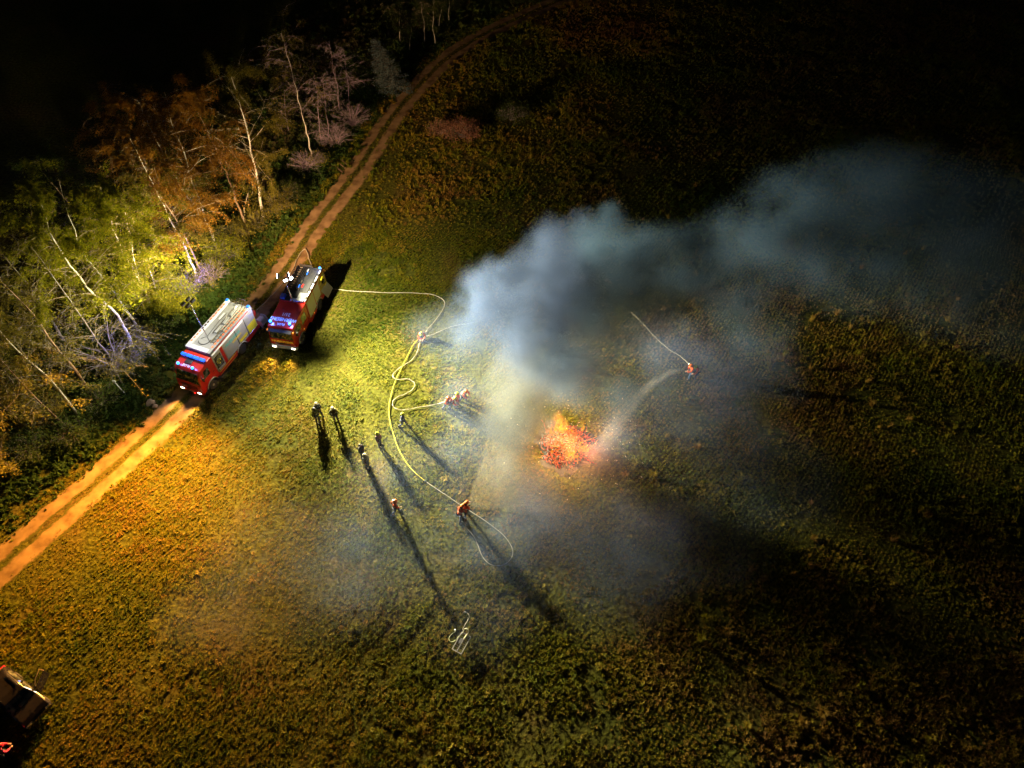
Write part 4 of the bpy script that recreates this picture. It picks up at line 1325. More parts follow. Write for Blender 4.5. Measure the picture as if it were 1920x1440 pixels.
person('person in magenta jacket and red helmet in the dark beside the parked car', 16, 1418, 40, 'lean', PINKCOAT, DARKCOAT, HELMR, band=False)

# ================================================================== HOSES AND GEAR
def hose(name, key, label, m, r=0.05, lift=0.10, ends=None, z_start=None, z_end=None, group='hoses laid over the field'):
    pts = [p.copy() for p in HOSE_W[key]]
    n = len(pts)
    for i, p in enumerate(pts):
        p.z = lift + 0.02 * math.sin(i * 0.7)
        if key == 'far' and 24 < i < 62:
            p.z = -0.02
        for z, k in ((z_start, i), (z_end, n - 1 - i)):
            if z is not None and k < 9:
                u = 1 - k / 9
                z_old = p.z
                p.z = p.z * (1 - u * u * (3 - 2 * u)) + z * u * u * (3 - 2 * u)
                p.y -= (p.z - z_old) * p.y / CAM_H
                p.x -= (p.z - z_old) * p.x / CAM_H
    t = thing(name, label, 'hose', (pts[0].x, pts[0].y, 0), 0, group)
    o = pts[0].copy()
    o.z = 0
    loc = [p - o for p in pts]
    r *= 0.85
    MB().tube(loc, r, 8).build('hose_line', m, t, smooth=True)
    for a, b in ((loc[0], loc[1]), (loc[-1], loc[-2])):
        d = (b - a).normalized()
        MB().tube([a - d * 0.10, a - d * 0.02, a + d * 0.02, a + d * 0.14], [r * 1.25, r * 1.7, r * 1.7, r * 1.2], 10).build('coupling', CHROME, t, smooth=True)
    return t


hose('fire_hose', 'delivery', 'white delivery hose from the open locker of the engine to the crouching firefighter', HOSEW, 0.044, 0.11, z_start=0.95)
hose('fire_hose', 'supply', 'white supply hose between the two engines, looping up behind the lettered one', HOSEW, 0.044, 0.11, z_start=0.7, z_end=0.9)
hose('fire_hose', 'yellow', 'bright yellow hose curving down the field from the crouching firefighter', HOSEY, 0.042, 0.11)
hose('fire_hose', 'loop', 'white hose with a big round loop behind the wide fan nozzle', HOSEW, 0.036, 0.09, z_end=0.95)
hose('fire_hose', 'winding', 'white hose snaking in S bends to the row of four firefighters', HOSEW, 0.038, 0.10, z_end=1.0)
hose('fire_hose', 'far', 'thin white hose running through the smoke to the narrow jet pair', HOSEW, 0.034, 0.10, z_end=0.95)
hose('hose_end', 'stub', 'short pale hose end lying behind the metal cart', HOSEW, 0.030, 0.12)
hose('cable', 'cable', 'thin pale cable curled beside the metal cart', mat('cable_pale', (0.5, 0.55, 0.3), 0.6), 0.022, 0.12)


def nozzle(label, px, py, z, d, fan=False):
    d = Vector(d).normalized()
    t = thing('hose_nozzle', label, 'nozzle', G(px, py, z))
    MB().tube([-d * 0.30, -d * 0.05, d * 0.02, d * 0.16, d * 0.22], [0.030, 0.032, 0.05, 0.05, 0.058 if fan else 0.025], 12).build('barrel', BLACK, t, smooth=True)
    MB().tube([-d * 0.14, -d * 0.16 + Vector((0, 0, -0.16))], 0.02, 8).build('grip', BLACK, t, smooth=True)
    MB().tube([-d * 0.02 + Vector((0, 0, 0.05)), -d * 0.12 + Vector((0, 0, 0.13))], 0.012, 6).build('lever', REDLENS if False else ORANGEPLAIN, t)
    return t


NOZ1 = G(877, 950, 1.12)
NOZ2 = G(1287, 692, 1.15)
nozzle('black fog nozzle throwing the wide water fan', 877, 950, 1.12, (0.75, 0.62, 0.05), True)
nozzle('black jet nozzle throwing the narrow arc of water', 1287, 692, 1.15, (-0.93, -0.25, 0.18))

# hose manifold on the grass at the crouching firefighter
mf = thing('hose_manifold', 'red hose manifold with handwheels at the crouching firefighter', 'manifold', G(789, 640))
MB().tube([(-0.25, 0.05, 0.20), (0.05, 0, 0.22), (0.28, -0.02, 0.22)], [0.07, 0.10, 0.07], 12).build('manifold_body', RED, mf, smooth=True)
for k, a in enumerate((-40, -90, -140)):
    d = Vector((math.cos(R(a)), math.sin(R(a)), 0))
    o = MB().tube([Vector((0, 0, 0.22)), d * 0.30 + Vector((0, 0, 0.2))], [0.06, 0.05], 10).build('outlet', CHROME, mf, smooth=True)
    MB().lathe([(0.0, 0.0), (0.07, 0.0), (0.07, 0.02), (0, 0.02)], d * 0.18 + Vector((0, 0, 0.32)), 'Z', 12).build('handwheel', BLACK, o, smooth=True)
    MB().tube([d * 0.18 + Vector((0, 0, 0.2)), d * 0.18 + Vector((0, 0, 0.33))], 0.015, 6).build('spindle', CHROME, o)
MB().box(-0.2, 0.2, -0.15, 0.1, 0.04, 0.09).build('foot', BLACK, mf)

# wheeled hose reel between the engines
rc = thing('hose_reel_cart', 'wheeled reel of pale hose standing between the two engines', 'hose reel', G(494, 610), R(-28))
MB().lathe([(0.12, -0.36), (0.40, -0.34), (0.42, -0.1), (0.40, 0.12), (0.42, 0.3), (0.12, 0.36)], (0, 0, 0.62), 'Y', 22).build('wound_hose', HOSEW, rc, smooth=True)
for y in (-0.40, 0.38):
    MB().lathe([(0, 0), (0.5, 0), (0.51, 0.012), (0.5, 0.025), (0, 0.025)], (0, y, 0.62), 'Y', 24).build('flange', GREYF, rc, smooth=True)
for y in (-0.56, 0.50):
    w = MB().lathe([(0.2, 0), (0.30, -0.005), (0.33, 0.03), (0.30, 0.065), (0.2, 0.06)], (0.05, y, 0.33), 'Y', 22).build('wheel', RUBBER, rc, smooth=True)
    MB().lathe([(0, 0.02), (0.2, 0.01), (0.2, 0.05), (0, 0.045)], (0.05, y, 0.33), 'Y', 18).build('hub', RED, w, smooth=True)
MB().tube([(-0.2, -0.46, 0.35), (-0.75, -0.42, 1.0), (-0.82, 0.0, 1.08), (-0.75, 0.42, 1.0), (-0.2, 0.46, 0.35)], 0.025, 8).tube([(0.05, -0.52, 0.33), (0.05, 0.52, 0.33)], 0.03, 8).build('push_frame', CHROME, rc, smooth=True)
MB().tube([(0.3, -0.44, 0.3), (0.55, -0.44, 0.04)], 0.02, 8).tube([(0.3, 0.44, 0.3), (0.55, 0.44, 0.04)], 0.02, 8).build('stand', BLACK, rc)

# low metal frame cart in the dim grass
ct = thing('frame_cart', 'low open metal frame cart with mesh floor in the dim grass', 'cart', G(866, 1209), R(62))
ct.scale = (0.74, 0.74, 0.74)
FRM = mat('galvanised_frame', (0.52, 0.52, 0.53), 0.5, 0.5, var=0.4, scale=8)
for y in (-0.46, 0.46):
    MB().box(-0.85, 0.85, y - 0.03, y + 0.03, 0.50, 0.56).build('side_rail', FRM, ct)
for x in (-0.85, 0.85):
    MB().box(x - 0.03, x + 0.03, -0.43, 0.43, 0.502, 0.558).build('end_rail', FRM, ct)
MB().box(-0.8, 0.8, -0.02, 0.02, 0.503, 0.54).build('centre_rail', FRM, ct)
for k in range(9):
    x = -0.72 + 0.18 * k
    MB().box(x - 0.006, x + 0.006, -0.43, 0.43, 0.506, 0.516).build('floor_bar', FRM, ct)
MB().box(-0.10, 0.34, 0.05, 0.40, 0.518, 0.53).build('floor_plate', mat('plate_grey', (0.16, 0.16, 0.19), 0.5, 0.4), ct)
for x in (-0.8, 0.8):
    for y in (-0.42, 0.42):
        MB().tube([(x, y, 0.5), (x, y, 0.0)], 0.025, 8).build('leg', FRM, ct)
MB().tube([(0.82, -0.10, 0.53), (1.15, -0.10, 0.75), (1.25, 0.05, 0.80), (1.25, 0.22, 0.80), (1.15, 0.36, 0.75), (0.82, 0.36, 0.53)], 0.035, 8).build('push_handle', mat('handle_pale', (0.72, 0.70, 0.48), 0.5), ct, smooth=True)
MB().tube([(0.42, -0.02, 0.57), (0.95, -0.08, 0.62)], 0.06, 10).build('pale_canister', mat('canister_pale', (0.70, 0.68, 0.42), 0.5), ct, smooth=True)

# marker post and stones at the verge
mp = thing('marker_post', 'thin white marker post leaning in the verge by the front of the engine', 'post', G(238, 742), R(10))
MB().tube([(0, 0, 0), (-0.25, 0.05, 1.9)], [0.045, 0.04], 8).build('post', WHITE, mp, smooth=True)
MB().box(-0.36, -0.14, -0.02, 0.12, 1.84, 2.02).build('reflector_cap', WHITE, mp, bevel=0.01)
STONE = mat('field_stone', (0.34, 0.24, 0.16), 0.9, var=0.7, scale=5, bump=0.6)
for k, (px, py, r, lab) in enumerate(((284, 757, 0.38, 'larger brown stone at the track edge ahead of the engine'), (291, 763, 0.24, 'smaller brown stone next to the larger one at the track edge'))):
    b = bmesh.new()
    bmesh.ops.create_icosphere(b, subdivisions=3, radius=r)
    for v in b.verts:
        v.co *= 1 + 0.22 * math.sin(v.co.x * 9 + k) * math.cos(v.co.y * 8) + random.uniform(-.03, .03)
        v.co.z = v.co.z * 0.6 + r * 0.35
    me = bpy.data.meshes.new('stone')
    b.to_mesh(me)
    b.free()
    me.materials.append(STONE)
    o = link('stone', me)
    o.location = G(px, py)
    tag(o, lab, 'stone', 'stones at the verge')

# ---------------------------------------------------------------- parked car at the lower left, near side door open
car = thing('parked_car', 'dark car with its side door open, parked on the dim orange grass', 'car', (-31.05, 12.0, 0), R(-31))
CARP = mat('car_dark_paint', (0.022, 0.018, 0.022), 0.25, 0.0, var=0.2, scale=1, coat=1.0)
half = [(-2.15, 0.62), (-2.2, 0.85), (-2.12, 1.12), (-1.75, 1.46), (-1.25, 1.60), (-0.1, 1.60), (0.35, 1.50), (1.05, 1.08), (1.75, 0.98), (2.1, 0.82), (2.2, 0.6), (2.16, 0.34), (1.85, 0.30)]


def car_section(z):
    return 0.90 if z < 0.95 else 0.90 - (z - 0.95) * 0.32


low = [(2.16, 0.34), (1.78, 0.30)] + arch_profile(1.35, 0.38, 0.34)[::-1][1:-1]
b = MB()
outline = [(-2.15, 0.34), (-2.2, 0.85), (-2.12, 1.08), (-1.72, 1.46), (-1.2, 1.58), (-0.1, 1.58), (0.34, 1.48), (1.02, 1.06), (1.75, 0.96), (2.12, 0.78), (2.2, 0.55), (2.14, 0.32)]


def wheelcut(cx):
    return [(cx + 0.38 * math.cos(R(a)), 0.33 + 0.38 * math.sin(R(a))) for a in range(0, 181, 20)]


prof = outline + wheelcut(1.38) + wheelcut(-1.35)
n = len(prof)
v = [(x, -car_section(z), z) for x, z in prof] + [(x, car_section(z), z) for x, z in prof]
b.add(v, [tuple(range(n)), tuple(range(2 * n - 1, n - 1, -1))] + [(i, n + i, n + (i + 1) % n, (i + 1) % n) for i in range(n)])
b.build('body', CARP, car, bevel=0.13, seg=4)
plate(car, 'windscreen', [(1.00, -0.80, 1.085), (1.00, 0.80, 1.085), (0.38, 0.68, 1.482), (0.38, -0.68, 1.482)], GLASS, 0.014)
plate(car, 'rear_window', [(-2.06, 0.78, 1.15), (-2.06, -0.78, 1.15), (-1.75, -0.68, 1.45), (-1.75, 0.68, 1.45)], GLASS, 0.014)
for s in (-1, 1):
    for xa, xb, xc, xd in ((-0.42, 0.82, 0.26, -0.36), (-1.55, -0.52, -0.50, -1.35)):
        q = [Vector((xb, s * 0.872, 1.06)), Vector((xa, s * 0.872, 1.06)), Vector((xd, s * 0.742, 1.46)), Vector((xc, s * 0.742, 1.46))]
        plate(car, 'side_window', q if s > 0 else [q[1], q[0], q[3], q[2]], GLASS, 0.012)
    MB().box(2.06, 2.20, s * 0.66 - 0.18, s * 0.66 + 0.18, 0.66, 0.80).build('headlamp', CHROME, car, bevel=0.03)
    MB().box(-2.22, -2.15, s * 0.70 - 0.14, s * 0.70 + 0.14, 0.80, 1.05).build('tail_lamp', REDLENS, car, bevel=0.02)
    MB().box(0.62, 0.80, s * 1.02 - 0.10, s * 1.02 + 0.10, 1.04, 1.18).build('wing_mirror', CARP, car, bevel=0.03)
    for cx in (1.38, -1.35):
        w = MB().lathe([(0.20, -0.10), (0.30, -0.105), (0.33, -0.07), (0.33, 0.07), (0.30, 0.105), (0.20, 0.10)], (cx, s * 0.80, 0.33), 'Y', 22).build('wheel', RUBBER, car, smooth=True)
        MB().lathe([(0, 0.09 * s), (0.205, 0.07 * s), (0.205, -0.05 * s)], (cx, s * 0.80, 0.33), 'Y', 18).build('rim', RIM, w, smooth=True)
M = Matrix.Translation((0.80, 0.93, 0)) @ Matrix.Rotation(R(-62), 4, 'Z')
dr = MB().prism([(0.0, 0.36), (-1.15, 0.36), (-1.15, 1.05), (0.0, 1.05)], -0.03, 0.05).build('open_door', CARP, car, bevel=0.02)
dr.data.transform(M)
fr = MB().tube([(-0.02, 0, 1.05), (-0.50, -0.04, 1.45), (-1.10, -0.04, 1.46), (-1.14, 0, 1.05)], 0.028, 8).build('window_frame', mat('door_frame_orange_lit', (0.45, 0.30, 0.20), 0.35, 0.3), dr, smooth=True)  # orange light on the dark car's door frame put into its colour
fr.data.transform(M)
MB().box(0.45, 2.0, -0.02, 0.02, 1.0, 1.004).build('bonnet_crease', CARP, car)
MB().tube([(-1.1, -0.60, 1.62), (0.0, -0.60, 1.62)], 0.02, 6).build('roof_rail', CHROME, car)
MB().tube([(-1.1, 0.60, 1.62), (0.0, 0.60, 1.62)], 0.02, 6).build('roof_rail', CHROME, car)

# tripod with a small control screen beside the car
tr = thing('tripod', 'black tripod carrying a small glowing control unit beside the open car door', 'tripod', G(58, 1290))
for a in (30, 150, 270):
    MB().tube([(0, 0, 1.15), (0.42 * math.cos(R(a)), 0.42 * math.sin(R(a)), 0.0)], [0.02, 0.014], 8).build('leg', BLACK, tr, smooth=True)
MB().tube([(0, 0, 1.1), (0, 0, 1.35)], 0.022, 8).build('column', BLACK, tr, smooth=True)
cu = MB().box(-0.22, 0.22, -0.08, 0.08, 1.35, 1.45).build('control_unit', BLACK, tr, bevel=0.02)
MB().box(-0.10, 0.12, -0.06, 0.06, 1.452, 1.46).build('screen', mat('screen_glow', (0.1, 0.1, 0.2), 0.3, emit=(0.45, 0.5, 1.0), estr=1.4), cu)
MB().lathe([(0, 0), (0.025, 0.0), (0.025, 0.02), (0, 0.02)], (-0.16, 0, 1.452), 'Z', 10).build('status_light', mat('green_led', (0.0, 0.3, 0.05), 0.3, emit=(0.02, 1.0, 0.2), estr=4), cu)
MB().tube([(-0.18, 0, 1.4), (-0.45, 0.35, 1.75)], 0.012, 6).build('aerial', BLACK, tr)
MB().tube([(0.18, 0, 1.4), (0.52, 0.30, 1.75)], 0.012, 6).build('aerial', BLACK, tr)

# ================================================================== THE WOOD
def bark_birch():
    m = bpy.data.materials.new('birch_bark')
    m.use_nodes = True
    nt = m.node_tree
    p = nt.nodes['Principled BSDF']
    p.inputs['Roughness'].default_value = 0.8
    tc = nd(nt, 'ShaderNodeTexCoord')
    mp = nd(nt, 'ShaderNodeMapping')
    mp.inputs['Scale'].default_value = (2.5, 2.5, 7.0)
    nz = nd(nt, 'ShaderNodeTexNoise')
    nz.inputs['Scale'].default_value = 1.6
    nz.inputs['Detail'].default_value = 4
    rp = nd(nt, 'ShaderNodeValToRGB')
    rp.color_ramp.elements[0].position, rp.color_ramp.elements[0].color = 0.30, (0.07, 0.06, 0.05, 1)
    rp.color_ramp.elements[1].position, rp.color_ramp.elements[1].color = 0.42, (0.42, 0.39, 0.34, 1)
    for a, b in ((tc.outputs['Object'], mp.inputs['Vector']), (mp.outputs[0], nz.inputs['Vector']), (nz.outputs['Fac'], rp.inputs[0]), (rp.outputs[0], p.inputs['Base Color'])):
        nt.links.new(a, b)
    return m


BIRCH = bark_birch()
BROWNBARK = mat('brown_bark', (0.20, 0.125, 0.085), 0.9, var=0.7, scale=3, bump=0.5)
PALEBOUGH = mat('pale_boughs', (0.40, 0.36, 0.30), 0.85, var=0.6, scale=2, col2=(0.22, 0.17, 0.12))
BROWNTWIG = mat('brown_twigs', (0.17, 0.12, 0.075), 0.85, var=0.6, scale=2, col2=(0.36, 0.32, 0.26))
GREYTWIG = mat('grey_twigs', (0.16, 0.135, 0.13), 0.85, var=0.5, scale=3)
MAUVETWIG = mat('mauve_twigs', (0.30, 0.22, 0.29), 0.85, var=0.5, scale=3)


def leaf_mat(name, c1, c2):
    m = bpy.data.materials.new(name)
    m.use_nodes = True
    nt = m.node_tree
    p = nt.nodes['Principled BSDF']
    p.inputs['Roughness'].default_value = 0.65
    p.inputs['Specular IOR Level'].default_value = 0.25
    gm = nd(nt, 'ShaderNodeNewGeometry')
    rp = nd(nt, 'ShaderNodeValToRGB')
    rp.color_ramp.elements[0].color = (*c1, 1)
    rp.color_ramp.elements[1].color = (*c2, 1)
    nt.links.new(gm.outputs['Random Per Island'], rp.inputs[0])
    nt.links.new(rp.outputs[0], p.inputs['Base Color'])
    tr = nd(nt, 'ShaderNodeBsdfTranslucent')
    nt.links.new(rp.outputs[0], tr.inputs[0])
    ms = nd(nt, 'ShaderNodeMixShader')
    ms.inputs[0].default_value = 0.35
    nt.links.new(p.outputs[0], ms.inputs[1])
    nt.links.new(tr.outputs[0], ms.inputs[2])
    nt.links.new(ms.outputs[0], nt.nodes['Material Output'].inputs[0])
    return m


LEAF_GREEN = leaf_mat('leaves_yellow_green', (0.115, 0.140, 0.006), (0.300, 0.285, 0.014))
LEAF_ORANGE = leaf_mat('leaves_amber', (0.200, 0.095, 0.012), (0.330, 0.180, 0.022))
LEAF_OLIVE = leaf_mat('leaves_olive', (0.110, 0.105, 0.015), (0.220, 0.180, 0.024))
LEAF_DARK = leaf_mat('leaves_deep_green', (0.030, 0.055, 0.008), (0.085, 0.115, 0.014))
NEEDLE = leaf_mat('spruce_needles_blue_lit', (0.06, 0.09, 0.09), (0.17, 0.22, 0.24))
LEAF_RUST = leaf_mat('leaves_rust', (0.24, 0.10, 0.06), (0.40, 0.19, 0.11))


def leaves(name, pts, size, m, parent, rs, droop=0.5, dirs=None):
    """one small diamond-shaped leaf at every point"""
    n = len(pts)
    a = rs.uniform(0, 2 * math.pi, n)
    tl = rs.uniform(-0.3, 1.1, n) * droop
    s = size * rs.uniform(0.55, 1.3, n)
    d = np.stack([np.cos(a) * np.cos(tl), np.sin(a) * np.cos(tl), -np.sin(tl)], 1)
    w = np.stack([-np.sin(a), np.cos(a), rs.normal(0, .4, n)], 1)
    w /= np.linalg.norm(w, axis=1)[:, None]
    p = np.asarray(pts)
    v = np.stack([p, p + d * (s * .5)[:, None] + w * (s * .33)[:, None], p + d * s[:, None], p + d * (s * .5)[:, None] - w * (s * .33)[:, None]], 1).reshape(-1, 3)
    f = np.arange(4 * n, dtype=np.int32).reshape(-1, 4)
    o = np_mesh(name, v, f, 4, m, parent)
    return o


def stem(rs, p0, p1, n, wob):
    """slightly crooked line from p0 to p1"""
    p0, p1 = Vector(p0), Vector(p1)
    L_ = (p1 - p0).length
    pts = [p0 + (p1 - p0) * (k / (n - 1)) for k in range(n)]
    ph = rs.uniform(0, 6.28, 4)
    for k in range(1, n - 1):
        t = k / (n - 1)
        pts[k] = pts[k] + Vector((math.sin(t * 5 + ph[0]) + 0.5 * math.sin(t * 13 + ph[1]), math.sin(t * 4.4 + ph[2]) + 0.5 * math.sin(t * 12 + ph[3]), 0)) * wob * L_ * min(1, 3 * t)
    return pts


def tree(name, label, base, top, h, r0, bark, leafm, nleaf, seed, group='birches and bare trees along the track', stems=(), via=None, crown_from=0.35, spread=0.25, nbr=30, twig=None, weep=0.6, leaf_size=0.155, fans=5):
    """base, top: photo points of foot and tip; h: height in metres; stems: extra forks as (share of height, top point, height)"""
    rs = np.random.default_rng(seed)
    B = G(*base)
    T_ = G(*top, h) - B
    t = thing(name, label, 'tree', B, 0, group)
    lines = []
    main = [Vector((0, 0, 0))]
    if via:
        for (x, y, z) in via:
            main.append(G(x, y, z) - B)
    main.append(T_)
    if len(main) > 2:
        pts = catmull(main, max(4, 18 // (len(main) - 1)))
        for k in range(1, len(pts) - 1):
            pts[k] = pts[k] + Vector((rs.normal(0, .05), rs.normal(0, .05), 0))
    else:
        pts = stem(rs, (0, 0, 0), T_, 18, 0.012)
    r0 *= 0.85
    rr = [r0 * (1 - 0.93 * (k / (len(pts) - 1)) ** 0.85) * (1.35 if k == 0 else 1) for k in range(len(pts))]
    tb = MB().tube(pts, rr, 9)
    lines.append((pts, rr))
    for sh, tp, hh in stems:
        k = int(sh * (len(pts) - 1))
        p1 = G(*tp, hh) - B
        sp = stem(rs, pts[k], p1, 14, 0.015)
        sr = [rr[k] * 0.8 * (1 - 0.92 * (j / 13) ** 0.85) for j in range(14)]
        tb.tube(sp, sr, 8)
        lines.append((sp, sr))
    tb.build('trunk', bark, t, smooth=True)
    bb = MB()
    tips = []
    for pts_, rr_ in lines:
        n = len(pts_)
        k0 = crown_from if pts_ is pts else 0.12
        for q in range(nbr if pts_ is pts else nbr * 2 // 3):
            u = k0 + (1 - k0) * (q + rs.random()) / nbr if pts_ is pts else 0.1 + 0.9 * rs.random()
            u = min(u, 0.985)
            k = int(u * (n - 1))
            p = pts_[k].lerp(pts_[k + 1], u * (n - 1) - k)
            a = rs.uniform(0, 6.28)
            ln = h * spread * (0.35 + 0.9 * math.sin(math.pi * min(1, (u - k0) / (1 - k0) * 0.75 + 0.2))) * rs.uniform(0.6, 1.2)
            rise = rs.uniform(0.35, 1.1)
            d = Vector((math.cos(a), math.sin(a), rise)).normalized()
            bp = [p]
            cur = p
            seg = 5
            for j in range(seg):
                d = (d + Vector((rs.normal(0, .16), rs.normal(0, .16), rs.normal(0, .1) - 0.10 * weep * j))).normalized()
                cur = cur + d * ln / seg
                bp.append(cur)
            rb = max(0.012, rr_[k] * 0.34)
            bb.tube(bp, [max(0.008, rb * (1 - 0.85 * j / seg)) for j in range(seg + 1)], 4, False)
            for f in range(fans):
                j = 1 + int(rs.integers(0, seg))
                c = bp[j]
                dd = (d + Vector((rs.normal(0, .7), rs.normal(0, .7), rs.normal(-0.1, .5)))).normalized()
                l2 = ln * rs.uniform(0.18, 0.5)
                e = c + dd * l2 * 0.55 + Vector((0, 0, 0))
                e2 = e + (dd + Vector((0, 0, -1.1 * weep))).normalized() * l2 * 0.6
                bb.tube([c, e, e2], [0.011, 0.008, 0.005], 3, False)
                tips.append((c, e, e2))
    bo = bb.build('branches', twig or (BROWNTWIG if bark is BIRCH else bark), t)
    bo['kind'] = 'stuff'
    nleaf = int(nleaf * 2.7)
    if nleaf:
        tp = np.array([[list(a), list(b_), list(c)] for a, b_, c in tips])
        # a leaf grows along an outer twig; light and dark clumps come from leaving some twigs bare
        wgt = rs.random(len(tp)) ** 1.5
        idx = rs.choice(len(tp), nleaf, p=wgt / wgt.sum())
        u = rs.random(nleaf)[:, None]
        half_ = rs.random(nleaf)[:, None] < 0.45
        P_ = np.where(half_, tp[idx, 0] * (1 - u) + tp[idx, 1] * u, tp[idx, 1] * (1 - u) + tp[idx, 2] * u)
        P_ = P_ + rs.normal(0, 0.17, (nleaf, 3))
        P_[:, 2] -= np.abs(rs.normal(0, 0.22, nleaf)) * weep
        lo = leaves('crown', P_, leaf_size, leafm, t, rs)
        lo['kind'] = 'stuff'
    return t


# birches beside the engines, from the near end of the wood to the far end (foot, tip, height)
tree('birch_tree', 'tall yellow-green birch directly behind the grey-roofed engine', (259, 665), (72, 372), 17.0, 0.17, BIRCH, LEAF_GREEN, 7000, 101, via=[(219, 592, 4.2), (163, 536, 8.0), (104, 455, 12.6)], crown_from=0.30)
tree('birch_tree', 'slender bright green birch second behind the grey-roofed engine', (262, 622), (110, 335), 16.4, 0.14, BIRCH, LEAF_GREEN, 6500, 102, via=[(208, 540, 4.8), (170, 494, 7.8), (146, 456, 10.2)], crown_from=0.25)
tree('birch_tree', 'bushy green birch with forked top nearest the blue-lit trunks', (293, 594), (188, 350), 14.6, 0.13, BIRCH, LEAF_GREEN, 7500, 103, stems=[(0.3, (232, 372), 12.8)], via=[(257, 515, 4.6), (226, 463, 7.9)], crown_from=0.15, spread=0.28)
tree('birch_tree', 'thin leafy birch rising through the green crowns', (300, 566), (240, 398), 10.2, 0.09, BIRCH, LEAF_GREEN, 6000, 104, crown_from=0.1, spread=0.34)
tree('birch_tree', 'birch with blue-tinted foot and amber crown', (373, 530), (244, 260), 15.6, 0.15, BIRCH, LEAF_ORANGE, 6500, 105, via=[(340, 450, 4.8), (308, 387, 8.3)])
tree('bare_tree', 'dull brown trunk close beside the blue-footed birch', (383, 524), (272, 300), 13.2, 0.13, BROWNBARK, LEAF_OLIVE, 3500, 106)
tree('birch_tree', 'large amber birch forking low into two pale stems', (408, 467), (257, 187), 16.6, 0.18, BIRCH, LEAF_ORANGE, 9000, 107, stems=[(0.22, (308, 172), 16.8)], via=[(383, 406, 3.6), (346, 361, 6.4), (314, 304, 9.7), (282, 240, 13.4)], crown_from=0.3, spread=0.26, twig=PALEBOUGH)
tree('pine_tree', 'brown-barked tree between the amber birch and the white birch', (466, 442), (352, 168), 16.2, 0.17, BROWNBARK, LEAF_ORANGE, 6500, 108, via=[(432, 345, 5.6), (404, 281, 9.4)], crown_from=0.4)
tree('birch_tree', 'white-branched birch with olive crown at the bend of the track', (493, 416), (429, 126), 16.8, 0.19, BIRCH, LEAF_OLIVE, 8500, 109, via=[(483, 336, 4.6), (471, 284, 7.4), (458, 224, 10.8)], crown_from=0.22, nbr=30, spread=0.27, twig=PALEBOUGH)
tree('birch_tree', 'thin pale birch standing alone among the mauve thicket', (587, 304), (527, 62), 14.6, 0.13, BIRCH, LEAF_OLIVE, 1500, 110, via=[(567, 214, 5.4)], crown_from=0.5, twig=MAUVETWIG)
# bare grey trees at the near end
tree('bare_tree', 'bare grey tree with a thick curved limb by the marker post', (226, 700), (58, 462), 14.2, 0.17, GREYTWIG, LEAF_OLIVE, 900, 111, stems=[(0.12, (108, 640), 5.2), (0.15, (190, 560), 6.0)], via=[(196, 655, 2.6)], crown_from=0.1, spread=0.30, nbr=30)
tree('bare_tree', 'straight bare tree crossing the picture edge above the marker post', (170, 735), (-12, 500), 14.4, 0.16, BROWNBARK, LEAF_OLIVE, 900, 112, crown_from=0.2, nbr=26, twig=GREYTWIG)
tree('bare_tree', 'pale straight trunk at the wood edge, third from the near end', (146, 777), (-24, 585), 12.4, 0.14, BIRCH, LEAF_OLIVE, 1400, 113, crown_from=0.25, twig=GREYTWIG)
tree('bare_tree', 'thin reddish trunk at the wood edge, second from the near end', (122, 798), (-40, 636), 11.0, 0.11, BROWNBARK, LEAF_OLIVE, 1400, 114, crown_from=0.2, twig=GREYTWIG)
tree('bare_tree', 'short grey trunk half outside the picture, above the reddish trunk', (40, 736), (-70, 590), 11.0, 0.13, GREYTWIG, LEAF_OLIVE, 1200, 115, crown_from=0.2)
tree('bare_tree', 'thin dark leaning trunk at the left edge of the picture', (46, 802), (-70, 690), 9.0, 0.09, BROWNBARK, LEAF_OLIVE, 1400, 116, crown_from=0.2, twig=GREYTWIG)
tree('bare_tree', 'nearest pale trunk, lowest in the left edge of the wood', (30, 882), (-90, 780), 9.5, 0.11, GREYTWIG, LEAF_OLIVE, 1500, 117, crown_from=0.2)
tree('bare_tree', 'bare grey tree deep in the shade behind the curved limb', (120, 640), (-10, 440), 13.0, 0.14, GREYTWIG, LEAF_OLIVE, 2200, 118, crown_from=0.2)
tree('bare_tree', 'dark amber-leaved tree behind the green birches', (215, 520), (70, 300), 13.5, 0.13, BROWNBARK, LEAF_DARK, 4500, 119, crown_from=0.2)
tree('bare_tree', 'dim amber tree behind the forked amber birch', (330, 400), (200, 190), 13.0, 0.13, BROWNBARK, LEAF_ORANGE, 4500, 120, crown_from=0.2)
